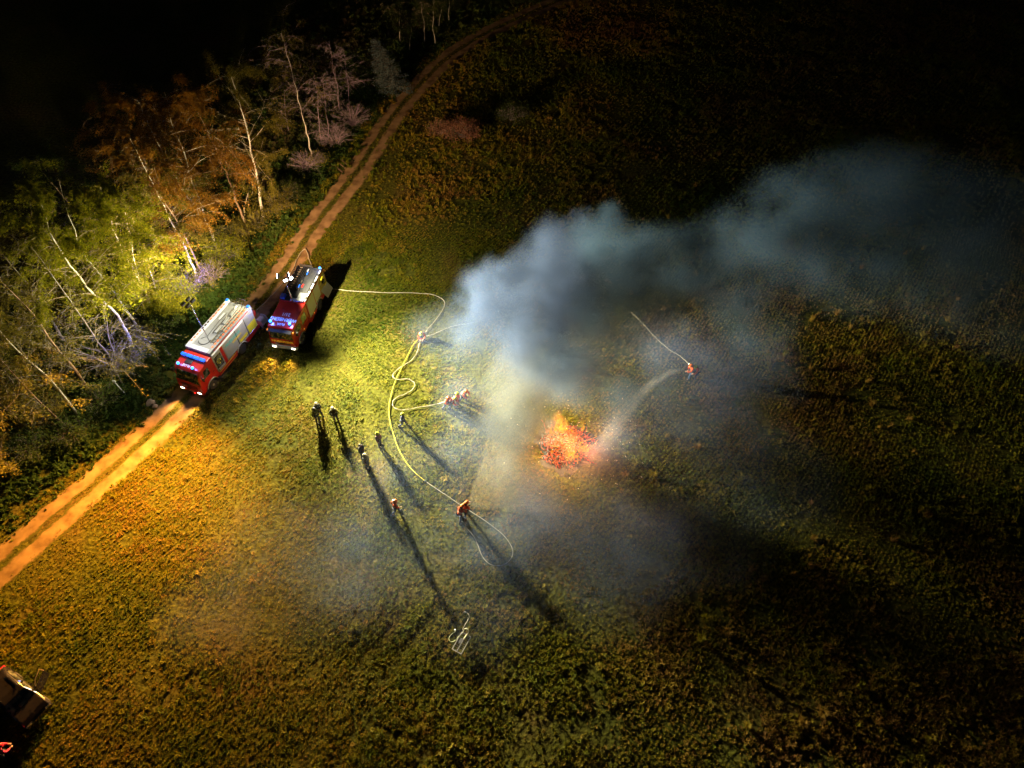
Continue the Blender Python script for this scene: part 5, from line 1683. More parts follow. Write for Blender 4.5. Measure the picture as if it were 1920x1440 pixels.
# mauve thicket and far dim trunks
for k, (b, tp, h, lab) in enumerate((((541, 252), (528, 120), 8.4, 'thin dark stem left of the lone pale birch'), ((603, 268), (590, 150), 8.0, 'thin mauve stem just right of the lone pale birch'),
                                     ((616, 264), (606, 140), 8.4, 'second mauve stem in the thicket by the track'), ((637, 210), (618, 74), 9.6, 'tallest mauve stem at the head of the thicket'),
                                     ((655, 196), (645, 90), 7.6, 'far mauve stem nearest the spruce'))):
    tree('thicket_tree', lab, b, tp, h, 0.07, MAUVETWIG, LEAF_OLIVE, 0, 130 + k, 'mauve thicket by the track', crown_from=0.08, nbr=24, spread=0.28, fans=7)
for k, (b, tp, h, lab) in enumerate((((751, 80), (746, 6), 7.5, 'far thin trunk nearest the spruce'), ((768, 94), (771, 40), 5.4, 'far short pale trunk, second after the spruce'), ((796, 80), (792, 8), 7.4, 'far straight pale trunk in the middle of the dark group'),
                                     ((816, 83), (811, 2), 8.6, 'far thick trunk at the end of the dark group'), ((823, 52), (828, -8), 6.4, 'far forked pale trunk above the thick one'), ((842, 40), (842, -20), 6.6, 'farthest faint trunk beside the dark track'))):
    tree('far_tree', lab, b, tp, h, 0.10, BIRCH, LEAF_DARK, 900, 140 + k, 'dim far trunks', crown_from=0.45, nbr=14)


def shrub(label, px, py, r, h, leafm, nleaf, seed, twigm=GREYTWIG, group='shrubs at the wood edge', leaf_size=0.17, ntw=105):
    rs = np.random.default_rng(seed)
    t = thing('shrub', label, 'shrub', G(px, py), 0, group)
    b = MB()
    tips = []
    for k in range(ntw):
        a, rad = rs.uniform(0, 6.28), r * math.sqrt(rs.random())
        e = Vector((math.cos(a) * rad, math.sin(a) * rad, h * rs.uniform(0.45, 1.0) * (1.05 - 0.4 * rad / r)))
        c = e * 0.5 + Vector((rs.normal(0, .1), rs.normal(0, .1), 0.12 * h))
        b.tube([(rs.normal(0, .12), rs.normal(0, .12), 0), c, e], [0.015, 0.010, 0.005], 4, False)
        tips.append(e)
        for q in range(3):
            e2 = e + Vector((rs.normal(0, .3), rs.normal(0, .3), rs.normal(0, .2))) * 0.9
            b.tube([c.lerp(e, rs.random()), e2], [0.009, 0.004], 3, False)
            tips.append(e2)
    w = b.build('twigs', twigm, t)
    w['kind'] = 'stuff'
    if nleaf:
        tp = np.array([list(p) for p in tips])
        P_ = tp[rs.integers(0, len(tp), nleaf)] + rs.normal(0, 0.20, (nleaf, 3))
        P_[:, 2] = np.abs(P_[:, 2])
        lo = leaves('foliage', P_, leaf_size, leafm, t, rs, 0.7)
        lo['kind'] = 'stuff'
    return t


for k, (px, py, r, h, lm, nl, tw, lab) in enumerate((
        (334, 585, 2.0, 3.2, LEAF_GREEN, 5200, GREYTWIG, 'bright green shrub leaning toward the grey-roofed engine'),
        (318, 612, 1.6, 2.0, LEAF_DARK, 2600, GREYTWIG, 'low dark green shrub beside the grey-roofed engine'),
        (270, 650, 1.7, 2.2, LEAF_OLIVE, 1000, GREYTWIG, 'grey twiggy shrub at the foot of the tall yellow-green birch'),
        (236, 690, 1.8, 2.0, LEAF_OLIVE, 800, GREYTWIG, 'grey twiggy shrub at the foot of the curved-limb tree'),
        (196, 756, 1.6, 1.6, LEAF_DARK, 1400, GREYTWIG, 'pale grey-green shrub below the marker post'),
        (400, 530, 1.9, 2.4, LEAF_OLIVE, 700, MAUVETWIG, 'bluish twiggy shrub behind the engines'),
        (352, 548, 1.8, 2.2, LEAF_OLIVE, 600, MAUVETWIG, 'violet-tinted bare shrub behind the light mast'),
        (425, 488, 2.0, 2.6, LEAF_GREEN, 2600, GREYTWIG, 'leafy shrub at the foot of the forked amber birch'),
        (440, 460, 2.0, 2.8, LEAF_OLIVE, 2600, GREYTWIG, 'olive shrub between the amber birch and the brown trunk'),
        (478, 430, 1.7, 2.2, LEAF_OLIVE, 2000, GREYTWIG, 'olive shrub under the brown-barked tree'),
        (520, 398, 2.2, 2.6, LEAF_OLIVE, 2600, GREYTWIG, 'wide olive shrub at the foot of the white-branched birch'),
        (540, 372, 1.8, 2.0, LEAF_DARK, 1800, GREYTWIG, 'dark shrub past the white-branched birch'),
        (576, 318, 2.2, 2.2, LEAF_OLIVE, 200, MAUVETWIG, 'mauve bare shrub under the lone pale birch'),
        (600, 306, 1.0, 1.2, LEAF_GREEN, 900, GREYTWIG, 'small yellow-green shrub right of the lone pale birch'),
        (630, 272, 2.4, 2.6, LEAF_OLIVE, 100, MAUVETWIG, 'mauve bare shrub by the track bend'),
        (662, 236, 2.4, 2.8, LEAF_OLIVE, 100, MAUVETWIG, 'mauve bare shrub at the upper end of the thicket'),
        (140, 815, 1.5, 1.5, LEAF_DARK, 1500, GREYTWIG, 'dark shrub between the near trunks and the track'),
        (60, 850, 1.8, 1.8, LEAF_DARK, 1800, GREYTWIG, 'dark shrub in the left corner of the wood'),
        (90, 780, 1.9, 2.4, LEAF_OLIVE, 1600, GREYTWIG, 'brownish shrub behind the near trunks'))):
    shrub(lab, px, py, r, h, lm, nl, 200 + k, tw)
shrub('rust-brown dead bush in the dim grass right of the track', 866, 258, 2.1, 2.0, LEAF_RUST, 2600, 240, GREYTWIG, 'bushes in the far field')
shrub('tall dry weeds left of the rust-brown bush', 826, 252, 1.6, 1.7, LEAF_RUST, 500, 241, BROWNBARK, 'bushes in the far field')
shrub('dim green bush beyond the rust-brown bush', 960, 225, 1.9, 1.8, LEAF_DARK, 1500, 242, GREYTWIG, 'bushes in the far field')

# spruce with bluish light put into its needle colour
sp = thing('spruce_tree', 'small spruce with bluish light painted into its needles where the track bends away', 'tree', G(742, 168), 0)
rs = np.random.default_rng(77)
SH = 7.4
top = G(700, 72, SH) - G(742, 168)
MB().tube([(0, 0, 0), top * 0.5, top], [0.15, 0.09, 0.01], 8).build('trunk', BROWNBARK, sp, smooth=True)
b = MB()
P_ = []
for k in range(17):
    u = 0.06 + 0.9 * k / 16
    c = top * u
    rad = 2.3 * (1 - u) ** 0.8 + 0.15
    for j in range(9):
        a = 6.28 * j / 9 + k * 0.9 + rs.normal(0, .15)
        rr_ = rad * rs.uniform(0.75, 1.1)
        e = c + Vector((math.cos(a) * rr_, math.sin(a) * rr_, -0.18 * rr_ + 0.1))
        b.tube([c, c.lerp(e, .5) + Vector((0, 0, 0.06)), e], [0.03, 0.02, 0.006], 4, False)
        m = int(34 * rr_ + 8)
        t_ = rs.random(m) ** 0.7
        q = np.outer(1 - t_, list(c)) + np.outer(t_, list(e)) + rs.normal(0, 1, (m, 3)) * np.array([0.13, 0.13, 0.07]) * (0.5 + t_)[:, None]
        P_.append(q)
bo = b.build('branches', BROWNBARK, sp)
bo['kind'] = 'stuff'
lo = leaves('crown', np.concatenate(P_), 0.22, NEEDLE, sp, rs, 0.6)
lo['kind'] = 'stuff'
# cut poles lying along the track
for k, (a, b_) in enumerate((((641, 300), (652, 310)), ((636, 306), (648, 316)), ((630, 312), (641, 322)))):
    A, B_ = G(*a, 0.1), G(*b_, 0.1)
    o = MB().tube([A - A, (B_ - A) * 0.5, B_ - A], [0.09, 0.085, 0.075], 8).build('log', BROWNBARK, smooth=True)
    o.location = A
    tag(o, ('upper', 'middle', 'lower')[k] + ' of three cut poles lying at the track edge below the thicket', 'log', 'cut poles at the track')

# ================================================================== BONFIRE
def ember_mat(name, hot, bias):
    """charred wood glowing in patches"""
    m = bpy.data.materials.new(name)
    m.use_nodes = True
    nt = m.node_tree
    p = nt.nodes['Principled BSDF']
    p.inputs['Base Color'].default_value = (0.018, 0.014, 0.012, 1)
    p.inputs['Roughness'].default_value = 0.9
    tc = nd(nt, 'ShaderNodeTexCoord')
    oi = nd(nt, 'ShaderNodeObjectInfo')
    ad = nd(nt, 'ShaderNodeVectorMath', operation='ADD')
    nz = nd(nt, 'ShaderNodeTexNoise')
    nz.inputs['Scale'].default_value = 7.5
    nz.inputs['Detail'].default_value = 3
    rp = nd(nt, 'ShaderNodeValToRGB')
    el = rp.color_ramp.elements
    el[0].position, el[0].color = 0.44 - bias, (0, 0, 0, 1)
    el[1].position, el[1].color = 0.74 - bias, (*hot, 1)
    x = el.new(0.56 - bias)
    x.color = (hot[0] * 0.55, hot[1] * 0.22, hot[2] * 0.35, 1)
    ml = nd(nt, 'ShaderNodeMath', operation='MULTIPLY')
    ml.inputs[1].default_value = 60.0
    L = nt.links.new
    L(oi.outputs['Random'], ml.inputs[0])
    L(tc.outputs['Object'], ad.inputs[0])
    L(ml.outputs[0], ad.inputs[1])
    L(ad.outputs[0], nz.inputs['Vector'])
    L(nz.outputs['Fac'], rp.inputs[0])
    L(rp.outputs[0], p.inputs['Emission Color'])
    p.inputs['Emission Strength'].default_value = 1.7
    return m


EMB = [ember_mat('embers_red', (1.0, 0.06, 0.02), 0.03), ember_mat('embers_orange', (1.0, 0.17, 0.015), 0.05), ember_mat('embers_yellow', (1.0, 0.40, 0.04), 0.08), mat('charred_wood', (0.016, 0.013, 0.012), 0.95, var=0.5, scale=5)]
fire = thing('bonfire', 'burning brushwood heap with glowing embers behind the smoke', 'bonfire', FIRE)
fire.scale = (0.88, 0.88, 0.95)
rs = np.random.default_rng(5)
stick_meshes = []
for k in range(5):
    for m in EMB:
        ln = (0.9, 1.4, 0.7, 1.9, 1.1)[k]
        pts = [(0, 0, 0), (ln * .35, rs.normal(0, .04), rs.normal(0, .04)), (ln * .7, rs.normal(0, .06), rs.normal(0, .06)), (ln, rs.normal(0, .08), rs.normal(0, .08))]
        r = (0.032, 0.040, 0.030, 0.042, 0.05)[k]
        me = MB().tube(pts, [r, r * .95, r * .8, r * .5], 5).mesh('stick')
        me.materials.append(m)
        me.shade_smooth()
        stick_meshes.append(me)
for i in range(290):
    a, q = rs.uniform(0, 6.28), rs.random() ** 0.6
    rad = 2.45 * q
    x, y = rad * math.cos(a), rad * math.sin(a) * 0.92
    z = 0.10 + max(0.0, 0.95 * (1 - (rad / 2.4) ** 1.4)) * rs.uniform(0.35, 1.0)
    # hottest at the front edge and at the far left, as the wind drives it
    hotf = math.exp(-((x - 0.15) ** 2 + (y + 1.25) ** 2) / 0.9) + 0.8 * math.exp(-((x - 1.4) ** 2 + (y + 0.5) ** 2) / 0.5) + 0.9 * math.exp(-((x + 0.45) ** 2 + (y - 1.4) ** 2) / 0.7)
    u = rs.random()
    mi = 2 if u < hotf * 0.55 else (1 if u < 0.15 + hotf * 0.35 else (0 if u < 0.55 else 3))
    o = bpy.data.objects.new('stick', stick_meshes[int(rs.integers(0, 5)) * 4 + mi])
    COL.objects.link(o)
    o.parent = fire
    o.location = (x, y, z)
    o.rotation_euler = (rs.uniform(0, 6.28), rs.normal(0.0, 0.38), rs.uniform(0, 6.28))
    o.scale = (rs.uniform(0.45, 0.9), 0.8, 0.8)
# bed of ash and ember under the sticks
n = 36
vs, fs = [(0, 0, 0.55)], []
for ring_, (rr_, zz) in enumerate(((0.9, 0.42), (1.7, 0.2), (2.35, 0.06), (2.9, 0.008))):
    for k in range(n):
        a = 6.283 * k / n
        w = 1 + 0.13 * math.sin(3 * a + 1) + 0.08 * math.sin(7 * a) + rs.normal(0, .03)
        vs.append((rr_ * w * math.cos(a), rr_ * w * math.sin(a) * 0.95, max(0.008, zz + rs.normal(0, 0.03) if ring_ < 3 else 0.008)))
fs += [(0, 1 + k, 1 + (k + 1) % n) for k in range(n)]
for q in range(3):
    for k in range(n):
        a, b_ = 1 + q * n + k, 1 + q * n + (k + 1) % n
        fs.append((a, a + n, b_ + n, b_))
MB().add(vs, fs).build('ash_bed', mat('ash_bed', (0.03, 0.026, 0.024), 0.95, var=0.6, scale=4, col2=(0.09, 0.085, 0.08), bump=0.6), fire, smooth=True)


def ember_bits():
    """hundreds of small glowing coals covering the heap, too many to pick apart"""
    m = bpy.data.materials.new('glowing_coals')
    m.use_nodes = True
    nt = m.node_tree
    p = nt.nodes['Principled BSDF']
    p.inputs['Base Color'].default_value = (0.02, 0.015, 0.012, 1)
    gm = nd(nt, 'ShaderNodeNewGeometry')
    at = nd(nt, 'ShaderNodeAttribute', attribute_name='heat')
    ad = nd(nt, 'ShaderNodeMath', operation='ADD')
    rp = nd(nt, 'ShaderNodeValToRGB')
    el = rp.color_ramp.elements
    el[0].position, el[0].color = 0.33, (0.0, 0.0, 0.0, 1)
    el[1].position, el[1].color = 1.0, (1.0, 0.55, 0.06, 1)
    for q, c in ((0.42, (0.30, 0.010, 0.004)), (0.58, (0.95, 0.080, 0.025)), (0.76, (1.0, 0.24, 0.020))):
        e = el.new(q)
        e.color = (*c, 1)
    L = nt.links.new
    ml = nd(nt, 'ShaderNodeMath', operation='MULTIPLY')
    ml.inputs[1].default_value = 0.62
    L(gm.outputs['Random Per Island'], ml.inputs[0])
    L(ml.outputs[0], ad.inputs[0])
    L(at.outputs['Fac'], ad.inputs[1])
    L(ad.outputs[0], rp.inputs[0])
    L(rp.outputs[0], p.inputs['Emission Color'])
    p.inputs['Emission Strength'].default_value = 1.9
    N_ = 2600
    a_, q_ = rs.uniform(0, 6.28, N_), rs.random(N_) ** 0.62
    rd = 2.3 * q_ * (1 + 0.16 * np.sin(3 * a_ + 1) + 0.1 * np.sin(7 * a_))
    x_, y_ = rd * np.cos(a_), rd * np.sin(a_) * 0.92
    z_ = 0.06 + np.maximum(0, 0.92 * (1 - (rd / 2.4) ** 1.4)) * rs.uniform(0.55, 1.08, N_)
    hot_ = 0.42 * np.exp(-((x_ - 0.15) ** 2 + (y_ + 1.2) ** 2) / 0.7) + 0.30 * np.exp(-((x_ - 1.4) ** 2 + (y_ + 0.5) ** 2) / 0.4) + 0.40 * np.exp(-((x_ + 0.4) ** 2 + (y_ - 1.4) ** 2) / 0.6)
    hot_ = hot_ + 0.75 * (smooth_noise(x_, y_, 0.5, 91) - 0.48)
    c8 = np.array([(x, y, z) for z in (-1, 1) for y in (-1, 1) for x in (-1, 1)], float)
    fc = np.array([(0, 2, 3, 1), (4, 5, 7, 6), (0, 1, 5, 4), (2, 6, 7, 3), (0, 4, 6, 2), (1, 3, 7, 5)])
    sz = np.stack([rs.uniform(0.05, 0.22, N_), rs.uniform(0.018, 0.04, N_), rs.uniform(0.015, 0.035, N_)], 1)
    yaw = rs.uniform(0, 6.28, N_)
    pit = rs.normal(0, 0.4, N_)
    k8 = c8[None] * sz[:, None, :]
    k8 = k8 * (1 + rs.normal(0, .2, k8.shape))
    x1 = k8[..., 0] * np.cos(pit)[:, None] - k8[..., 2] * np.sin(pit)[:, None]
    z1 = k8[..., 0] * np.sin(pit)[:, None] + k8[..., 2] * np.cos(pit)[:, None]
    X = x1 * np.cos(yaw)[:, None] - k8[..., 1] * np.sin(yaw)[:, None] + x_[:, None]
    Y = x1 * np.sin(yaw)[:, None] + k8[..., 1] * np.cos(yaw)[:, None] + y_[:, None]
    V_ = np.stack([X, Y, z1 + z_[:, None]], -1).reshape(-1, 3)
    o_ = np_mesh('coals', V_, (fc[None] + (np.arange(N_) * 8)[:, None, None]).reshape(-1, 4), 4, m, fire)
    h_ = o_.data.attributes.new('heat', 'FLOAT', 'POINT')
    h_.data.foreach_set('value', np.repeat(hot_, 8).astype(np.float32))
    o_['kind'] = 'stuff'


ember_bits()


def flame_mat():
    m = bpy.data.materials.new('flame')
    m.use_nodes = True
    nt = m.node_tree
    nt.nodes.remove(nt.nodes['Principled BSDF'])
    em = nd(nt, 'ShaderNodeEmission')
    tr = nd(nt, 'ShaderNodeBsdfTransparent')
    mx = nd(nt, 'ShaderNodeMixShader')
    lw = nd(nt, 'ShaderNodeLayerWeight')
    lw.inputs[0].default_value = 0.35
    tc = nd(nt, 'ShaderNodeTexCoord')
    nz = nd(nt, 'ShaderNodeTexNoise')
    nz.inputs['Scale'].default_value = 4.0
    rp = nd(nt, 'ShaderNodeValToRGB')
    rp.color_ramp.elements[0].position, rp.color_ramp.elements[0].color = 0.3, (1.0, 0.16, 0.01, 1)
    rp.color_ramp.elements[1].position, rp.color_ramp.elements[1].color = 0.65, (1.0, 0.52, 0.04, 1)
    em.inputs[1].default_value = 1.1
    inv = nd(nt, 'ShaderNodeMath', operation='SUBTRACT')
    inv.inputs[0].default_value = 0.92
    L = nt.links.new
    L(tc.outputs['Object'], nz.inputs['Vector'])
    L(nz.outputs['Fac'], rp.inputs[0])
    L(rp.outputs[0], em.inputs[0])
    L(lw.outputs['Facing'], inv.inputs[1])
    L(inv.outputs[0], mx.inputs[0])
    L(tr.outputs[0], mx.inputs[1])
    L(em.outputs[0], mx.inputs[2])
    L(mx.outputs[0], nt.nodes['Material Output'].inputs[0])
    return m


FLM = flame_mat()
for i in range(46):
    c = ((-0.45, 1.35, 0.55), (0.15, -1.25, 0.45), (1.35, -0.6, 0.35), (-0.2, 0.5, 0.5), (-1.4, -0.3, 0.5), (0.9, 0.6, 0.6))[int(rs.choice(6, p=[.3, .28, .14, .12, .06, .1]))]
    x, y = c[0] + rs.normal(0, c[2] * .7), c[1] + rs.normal(0, c[2] * .6)
    h = rs.uniform(0.35, 1.15) * (1.3 if c[1] > 1 else 0.8)
    ph = rs.uniform(0, 6.28)
    pts = [(x + 0.12 * math.sin(ph + u * 5) * u + 0.18 * u, y + 0.10 * math.cos(ph + u * 4) * u + 0.12 * u, 0.25 + u * h) for u in (0, .2, .4, .6, .8, 1.0)]
    w = rs.uniform(0.07, 0.17)
    MB().tube(pts, [w * .5, w, w * .9, w * .6, w * .3, 0.005], 8).build('flame', FLM, fire, smooth=True)
lamp('fire_glow', 'POINT', FIRE + Vector((0.1, -0.6, 2.0)), 4200, (1.0, 0.40, 0.09), None, 0.5).name = 'fire_glow'
lamp('fire_glow', 'POINT', FIRE + Vector((1.8, -1.3, 1.2)), 300, (1.0, 0.12, 0.05), None, 0.5)

# sparks and flying ash round the fire
N = 190
a = rs.uniform(0, 6.28, N)
rad = 1.0 + np.abs(rs.normal(0, 3.2, N))
pp = np.stack([FIRE.x + rad * np.cos(a) + 1.2, FIRE.y + rad * np.sin(a) * 0.9 - 0.6, rs.uniform(0.4, 5.0, N)], 1)
s = rs.uniform(0.010, 0.026, N)
oc = np.array([(1, 0, 0), (-1, 0, 0), (0, 1, 0), (0, -1, 0), (0, 0, 1), (0, 0, -1)], float)
ofc = np.array([(0, 2, 4), (2, 1, 4), (1, 3, 4), (3, 0, 4), (2, 0, 5), (1, 2, 5), (3, 1, 5), (0, 3, 5)])
V = (pp[:, None, :] + oc[None] * s[:, None, None]).reshape(-1, 3)
F_ = (ofc[None] + (np.arange(N) * 6)[:, None, None]).reshape(-1, 3)
sk = np_mesh('sparks', V, F_, 3, mat('spark', (0.8, 0.6, 0.4), 0.6, emit=(1.0, 0.80, 0.55), estr=1.6))
tag(sk, 'drifting bright sparks and ash flakes around the bonfire', 'sparks', kind='stuff')

# ================================================================== SMOKE AND WATER SPRAY (real volumes)
def volume_mat(name, col, dens, aniso=0.0):
    m = bpy.data.materials.new(name)
    m.use_nodes = True
    nt = m.node_tree
    nt.nodes.remove(nt.nodes['Principled BSDF'])
    pv = nd(nt, 'ShaderNodeVolumePrincipled')
    pv.inputs['Color'].default_value = (*col, 1)
    pv.inputs['Density'].default_value = dens
    pv.inputs['Anisotropy'].default_value = aniso
    nt.links.new(pv.outputs[0], nt.nodes['Material Output'].inputs['Volume'])
    return m


def volume_object(name, puffs, lo, hi, voxel, m, warp=1.0, wscale=0.3, rough=0.5, rscale=0.45, label=None, cat='smoke', sharp=False, field=None):
    """puffs: (x, y, z, radius, density, z-squash); the density field is evaluated on a voxel grid once"""
    vd = bpy.data.volumes.new(name)
    vd.render.step_size = voxel * 3.0
    o = link(name, vd)
    ng = bpy.data.node_groups.new(name + '_field', 'GeometryNodeTree')
    ng.interface.new_socket('Geometry', in_out='INPUT', socket_type='NodeSocketGeometry')
    ng.interface.new_socket('Geometry', in_out='OUTPUT', socket_type='NodeSocketGeometry')
    go = ng.nodes.new('NodeGroupOutput')
    L = ng.links.new

    def N(t, **k):
        n_ = ng.nodes.new(t)
        for a, v in k.items():
            setattr(n_, a, v)
        return n_

    pos = N('GeometryNodeInputPosition')

    def noise(scale, detail, offs):
        ad = N('ShaderNodeVectorMath', operation='ADD')
        ad.inputs[1].default_value = offs
        L(pos.outputs[0], ad.inputs[0])
        q = N('ShaderNodeTexNoise')
        q.inputs['Scale'].default_value = scale
        q.inputs['Detail'].default_value = detail
        q.inputs['Roughness'].default_value = 0.55
        L(ad.outputs[0], q.inputs['Vector'])
        return q

    nz = noise(wscale, 4, (0, 0, 0))
    sb = N('ShaderNodeVectorMath', operation='SUBTRACT')
    sb.inputs[1].default_value = (0.5, 0.5, 0.5)
    L(nz.outputs['Color'], sb.inputs[0])
    sc = N('ShaderNodeVectorMath', operation='SCALE')
    sc.inputs['Scale'].default_value = warp * 2
    L(sb.outputs[0], sc.inputs[0])
    wp_ = N('ShaderNodeVectorMath', operation='ADD')
    L(pos.outputs[0], wp_.inputs[0])
    L(sc.outputs[0], wp_.inputs[1])
    acc = field(ng, N, L, wp_.outputs[0]) if field else None
    for (x, y, z, r, d, sq) in puffs:
        if sq != 1.0:
            ml = N('ShaderNodeVectorMath', operation='MULTIPLY')
            ml.inputs[1].default_value = (1, 1, sq)
            L(wp_.outputs[0], ml.inputs[0])
            src = ml.outputs[0]
        else:
            src = wp_.outputs[0]
        ds = N('ShaderNodeVectorMath', operation='DISTANCE')
        L(src, ds.inputs[0])
        ds.inputs[1].default_value = (x, y, z * sq)
        mr = N('ShaderNodeMapRange', interpolation_type='SMOOTHSTEP')
        mr.inputs[1].default_value = r * (0.55 if sharp else 0.15)
        mr.inputs[2].default_value = r
        mr.inputs[3].default_value = d
        mr.inputs[4].default_value = 0.0
        L(ds.outputs['Value'], mr.inputs[0])
        if acc is None:
            acc = mr.outputs[0]
        else:
            ad = N('ShaderNodeMath', operation='MAXIMUM' if sharp else 'ADD')
            L(acc, ad.inputs[0])
            L(mr.outputs[0], ad.inputs[1])
            acc = ad.outputs[0]
    n2 = noise(rscale, 6, (31, 17, 5))
    mr = N('ShaderNodeMapRange')
    mr.inputs[1].default_value = 0.34
    mr.inputs[2].default_value = 0.66
    mr.inputs[3].default_value = 1.0 - rough
    mr.inputs[4].default_value = 1.0 + rough
    L(n2.outputs['Fac'], mr.inputs[0])
    ml = N('ShaderNodeMath', operation='MULTIPLY')
    L(acc, ml.inputs[0])
    L(mr.outputs[0], ml.inputs[1])
    vc = N('GeometryNodeVolumeCube')
    L(ml.outputs[0], vc.inputs['Density'])
    vc.inputs['Min'].default_value = lo
    vc.inputs['Max'].default_value = hi
    for a, k in zip('XYZ', range(3)):
        vc.inputs['Resolution ' + a].default_value = max(4, int((hi[k] - lo[k]) / voxel))
    sm = N('GeometryNodeSetMaterial')
    sm.inputs['Material'].default_value = m
    L(vc.outputs[0], sm.inputs[0])
    L(sm.outputs[0], go.inputs[0])
    md = o.modifiers.new('field', 'NODES')
    md.node_group = ng
    vd.materials.append(m)
    tag(o, label, cat, kind='stuff')
    return o


def pf(px, py, z, r, d, sq=1.0):
    p = G(px, py, z)
    return (p.x, p.y, z, r, d, sq)


SMOKE = volume_mat('smoke_aged', (0.062, 0.094, 0.190), 1.0, 0.0)
VEIL = volume_mat('smoke_thin_brightened', (0.135, 0.235, 0.40), 1.0, 0.1)  # paler than the bank smoke: brightness put into the colour where lamplight fades
LOWVEIL = volume_mat('smoke_low', (0.17, 0.245, 0.46), 1.0, 0.1)
FRESH = volume_mat('smoke_fresh', (0.135, 0.155, 0.175), 1.0, 0.1)
bank = [
    pf(1000, 600, 8.4, 4.4, 0.271), pf(930, 560, 7.4, 3.8, 0.271), pf(895, 600, 6.4, 3.2, 0.203), pf(1060, 560, 9.4, 4.6, 0.316), pf(1050, 490, 9.9, 3.8, 0.338), pf(1095, 415, 10.8, 1.7, 0.361),
    pf(1040, 450, 10.0, 2.2, 0.271), pf(985, 510, 8.9, 2.6, 0.293), pf(940, 520, 8.4, 2.2, 0.271), pf(1080, 690, 6.9, 3.2, 0.203), pf(1000, 660, 7.9, 3.4, 0.248), pf(900, 545, 7.4, 1.8, 0.225),
]
volume_object('smoke_bank', bank, (-12, 26, 0.05), (26, 64, 17), 0.27, SMOKE, warp=1.5, wscale=0.42, rough=0.9, rscale=0.50, label='grey-blue bank of smoke rolling behind the bonfire')
thin = [
    pf(1060, 640, 6.4, 3.6, .13), pf(1100, 700, 4.8, 3.0, .13), pf(1060, 725, 4.4, 2.4, .15), pf(1130, 660, 6.0, 3.6, .11), pf(1172, 745, 3.2, 2.4, .12), pf(1035, 680, 5.6, 3.0, .16), pf(1110, 760, 3.0, 2.0, .11),
    # right part of the bank, painted paler where its core falls dark
    pf(1110, 450, 10.4, 2.8, 0.265), pf(1145, 415, 10.9, 1.9, 0.265), pf(1150, 510, 10.4, 4.6, 0.202), pf(1190, 470, 10.6, 2.6, 0.155), pf(1120, 620, 8.4, 4.2, 0.171), pf(1160, 720, 4.2, 2.6, 0.171),
    pf(1150, 770, 3.0, 2.0, 0.187), pf(1200, 600, 8.4, 3.8, 0.140), pf(1250, 500, 10.4, 3.8, 0.140), pf(1320, 480, 11.0, 3.4, 0.116), pf(1300, 560, 10.4, 4.2, 0.108), pf(1240, 560, 9.9, 3.6, 0.116),
    # drifting plume
    pf(1370, 540, 8.4, 3.6, .10), pf(1390, 440, 9.5, 4.2, .11), pf(1460, 400, 10.0, 4.6, .12), pf(1540, 380, 10.5, 4.8, .12), pf(1620, 360, 11.0, 5.0, .12), pf(1710, 370, 11.0, 5.2, .11), pf(1800, 400, 11.0, 5.6, .10), pf(1890, 430, 11.0, 5.6, .09),
    pf(1500, 480, 9.0, 5.0, .08), pf(1620, 500, 9.0, 5.6, .075), pf(1760, 520, 9.0, 6.0, .07), pf(1420, 590, 7.0, 4.6, .08), pf(1900, 560, 9, 6, .06), pf(1300, 500, 8.5, 4.0, .06), pf(1230, 470, 8.2, 3.0, .05),
]
volume_object('smoke', thin, (-2, 26, 0.3), (60, 70, 18.0), 0.36, VEIL, warp=1.6, wscale=0.26, rough=0.85, rscale=0.33, label='thin blue smoke plume drifting away high over the dark field')
low = [
    # low smoke creeping over the field
    pf(890, 660, 1.0, 6.7, 0.0537, 1.6), pf(830, 620, 0.8, 5.0, 0.0404, 2.0), pf(880, 760, 0.8, 4.5, 0.0673, 2.0), pf(890, 860, 0.8, 4.5, 0.0808, 2.0), pf(840, 960, 0.7, 4.5, 0.0471, 2.2), pf(880, 1020, 0.7, 4.0, 0.0605, 2.2), pf(960, 1000, 0.8, 4.5, 0.0673, 2.2),
    pf(1000, 940, 1.0, 3.9, 0.0808, 2.0), pf(1060, 960, 0.8, 4.5, 0.0605, 2.2), pf(1160, 900, 0.8, 5.0, 0.0605, 2.2), pf(1250, 960, 0.8, 5.6, 0.0486, 2.2), pf(1300, 700, 0.9, 7.3, 0.0808, 2.0), pf(1400, 690, 0.9, 6.2, 0.0673, 2.0), pf(1250, 800, 0.9, 5.6, 0.0673, 2.2), pf(1340, 820, 0.8, 5.6, 0.0605, 2.2),
    pf(1130, 1050, 0.8, 6.7, 0.0351, 2.2), pf(720, 960, 0.8, 5.6, 0.0187, 2.2), pf(560, 1060, 0.8, 7.8, 0.0235, 2.2), pf(900, 1130, 0.8, 5.6, 0.0217, 2.2), pf(1110, 860, 0.9, 2.9, 0.1210, 1.6), pf(420, 1130, 0.8, 5.6, 0.0235, 2.2), pf(1330, 1000, 0.8, 5.6, 0.0404, 2.2), pf(1230, 650, 1.2, 5.0, 0.0673, 1.8),
    pf(700, 1060, 0.8, 6.7, 0.0350, 2.2), pf(760, 880, 0.8, 5.6, 0.0350, 2.2), pf(1440, 900, 0.8, 6.7, 0.0504, 2.2), pf(1200, 1000, 0.8, 6.7, 0.0575, 2.2), pf(1040, 700, 2.0, 4.5, 0.0863, 1.4), pf(1150, 830, 1.2, 3.4, 0.1006, 1.6),
]
volume_object('low_smoke', low, (-30, 8, 0.05), (32, 50, 5.0), 0.40, LOWVEIL, warp=1.6, wscale=0.26, rough=0.6, rscale=0.25, label='thin low smoke creeping over the grass around the bonfire')
